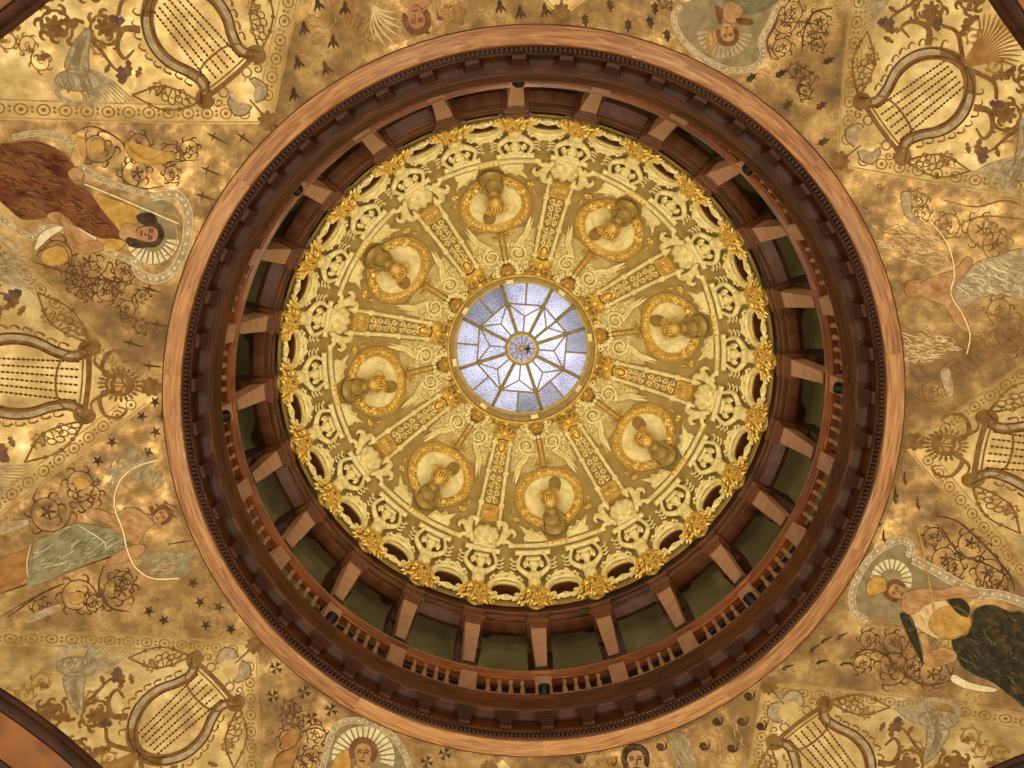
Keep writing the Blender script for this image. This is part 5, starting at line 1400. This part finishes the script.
# H: top left -- child with a wing
C = Crop(260, 0, 4.876)
H = mural('painted upside-down curly-haired child with a pale wing, top left of the ring', (415, 20))
face(C, H, (762, 85), 46, PI / 2 - .2, 'auburn', 'rose')
P_('body', 'skin', H, fill(C, [(700, -10), (720, 40), (800, 40), (830, -10)], n=.012), 'brown')
P_('curls', 'plum', H, brush(C, [(660, 50), (720, 130), (740, 180), (830, 170), (850, 110), (920, 110), (860, 60), (830, 150), (720, 160)], 40, 1.6, .9, 61, .0165))
P_('wing', 'pale', H, both(feather_fan(C, (540, 20), [(660, 220), (640, 200), (680, 180), (690, 140), (680, 100), (660, 60), (620, 240)], 2.4), lines(C, 1.2, [(580, 0), (550, 60), (540, 130), (560, 200)], n=.012)))
P_('hill_wash', 'umber', H, both(brush(C, [(340, 60), (460, 0), (560, 60), (560, 200), (480, 260), (400, 180)], 50, 1.2, 1.8, 62, .006), brush(C, [(840, 20), (1000, 0), (1000, 120), (880, 120)], 40, 1.2, 1.6, 63, .006)))
P_('strapwork', 'brown', H, scrolls(C, .8, (430, 90, 60, 0, 1), (500, 150, 50, 2, -1), (960, 60, 50, 1, 1)))
motif(H, 'painted_swallow', 'swallow', [(304, 28), (333, 41), (298, 62), (326, 68), (294, 94), (318, 4), (345, 8), (500, 6), (520, 12), (545, 10)], 7.5, [1.4, 1.5, 1.3, 1.2, 1.4, 1.3, 1.5, 1.4, 1.4, 1.3], 'iron')

# ---- the wall arches beyond the kites: a dark moulding and a broad oak soffit
for nm, pts, wide in (('lower_left', [(0, 689), (44, 719), (108, 768)], 1), ('upper_left', [(0, 34), (58, 0)], 1), ('upper_right', [(985, 0), (1024, 47)], 1), ('lower_right', [(988, 768), (1024, 753)], 1)):
    az = R_(KITES[nm][0]); ca, sa = math.cos(az), math.sin(az)
    W_ = at_vault(np.array([(x, y, 0.0) for x, y in pts])); u0 = float(np.mean(W_[:, 0] * ca + W_[:, 1] * sa))
    ar = thing('wall_arch', 'oak archway with dark moulding closing the vault %s' % WHERE[nm], 'arch', Matrix.Translation((u0 * ca, u0 * sa, Z0 - .6)), 'wall arches beyond the lyre panels')
    vs = np.linspace(-4.2, 4.2, 61)
    def line(du, dz):
        x = (u0) * ca - vs * sa; y = (u0) * sa + vs * ca
        x = x + du * ca; y = y + du * sa
        return np.stack([x, y, Z0 + zs(x, y) + dz], 1)
    def strip(prof):
        m_ = MB(); k = len(prof); V = np.concatenate([line(*p) for p in prof]); nv = len(vs)
        m_.add(V, [(i * nv + j, i * nv + j + 1, ((i + 1) % k) * nv + j + 1, ((i + 1) % k) * nv + j) for i in range(k) for j in range(nv - 1)]); return m_
    part('moulding', strip([(0, .03), (0, -.05), (.04, -.09), (.09, -.07), (.12, -.13), (.18, -.15), (.23, -.12), (.25, .03)]), 'mahogany_dark', ar)
    part('soffit', strip([(.25, -.08), (.82, -.08), (.82, .05), (.25, .05)]), 'arch_oak', ar)
    part('outer_moulding', strip([(.82, .03), (.82, -.12), (.88, -.14), (.93, -.10), (.93, .03)]), 'mahogany_dark', ar)
    part('bay_vault', strip([(.93, -.03), (1.6, -.03), (2.2, -.03), (2.2, .05), (.93, .05)]), 'kite', ar)
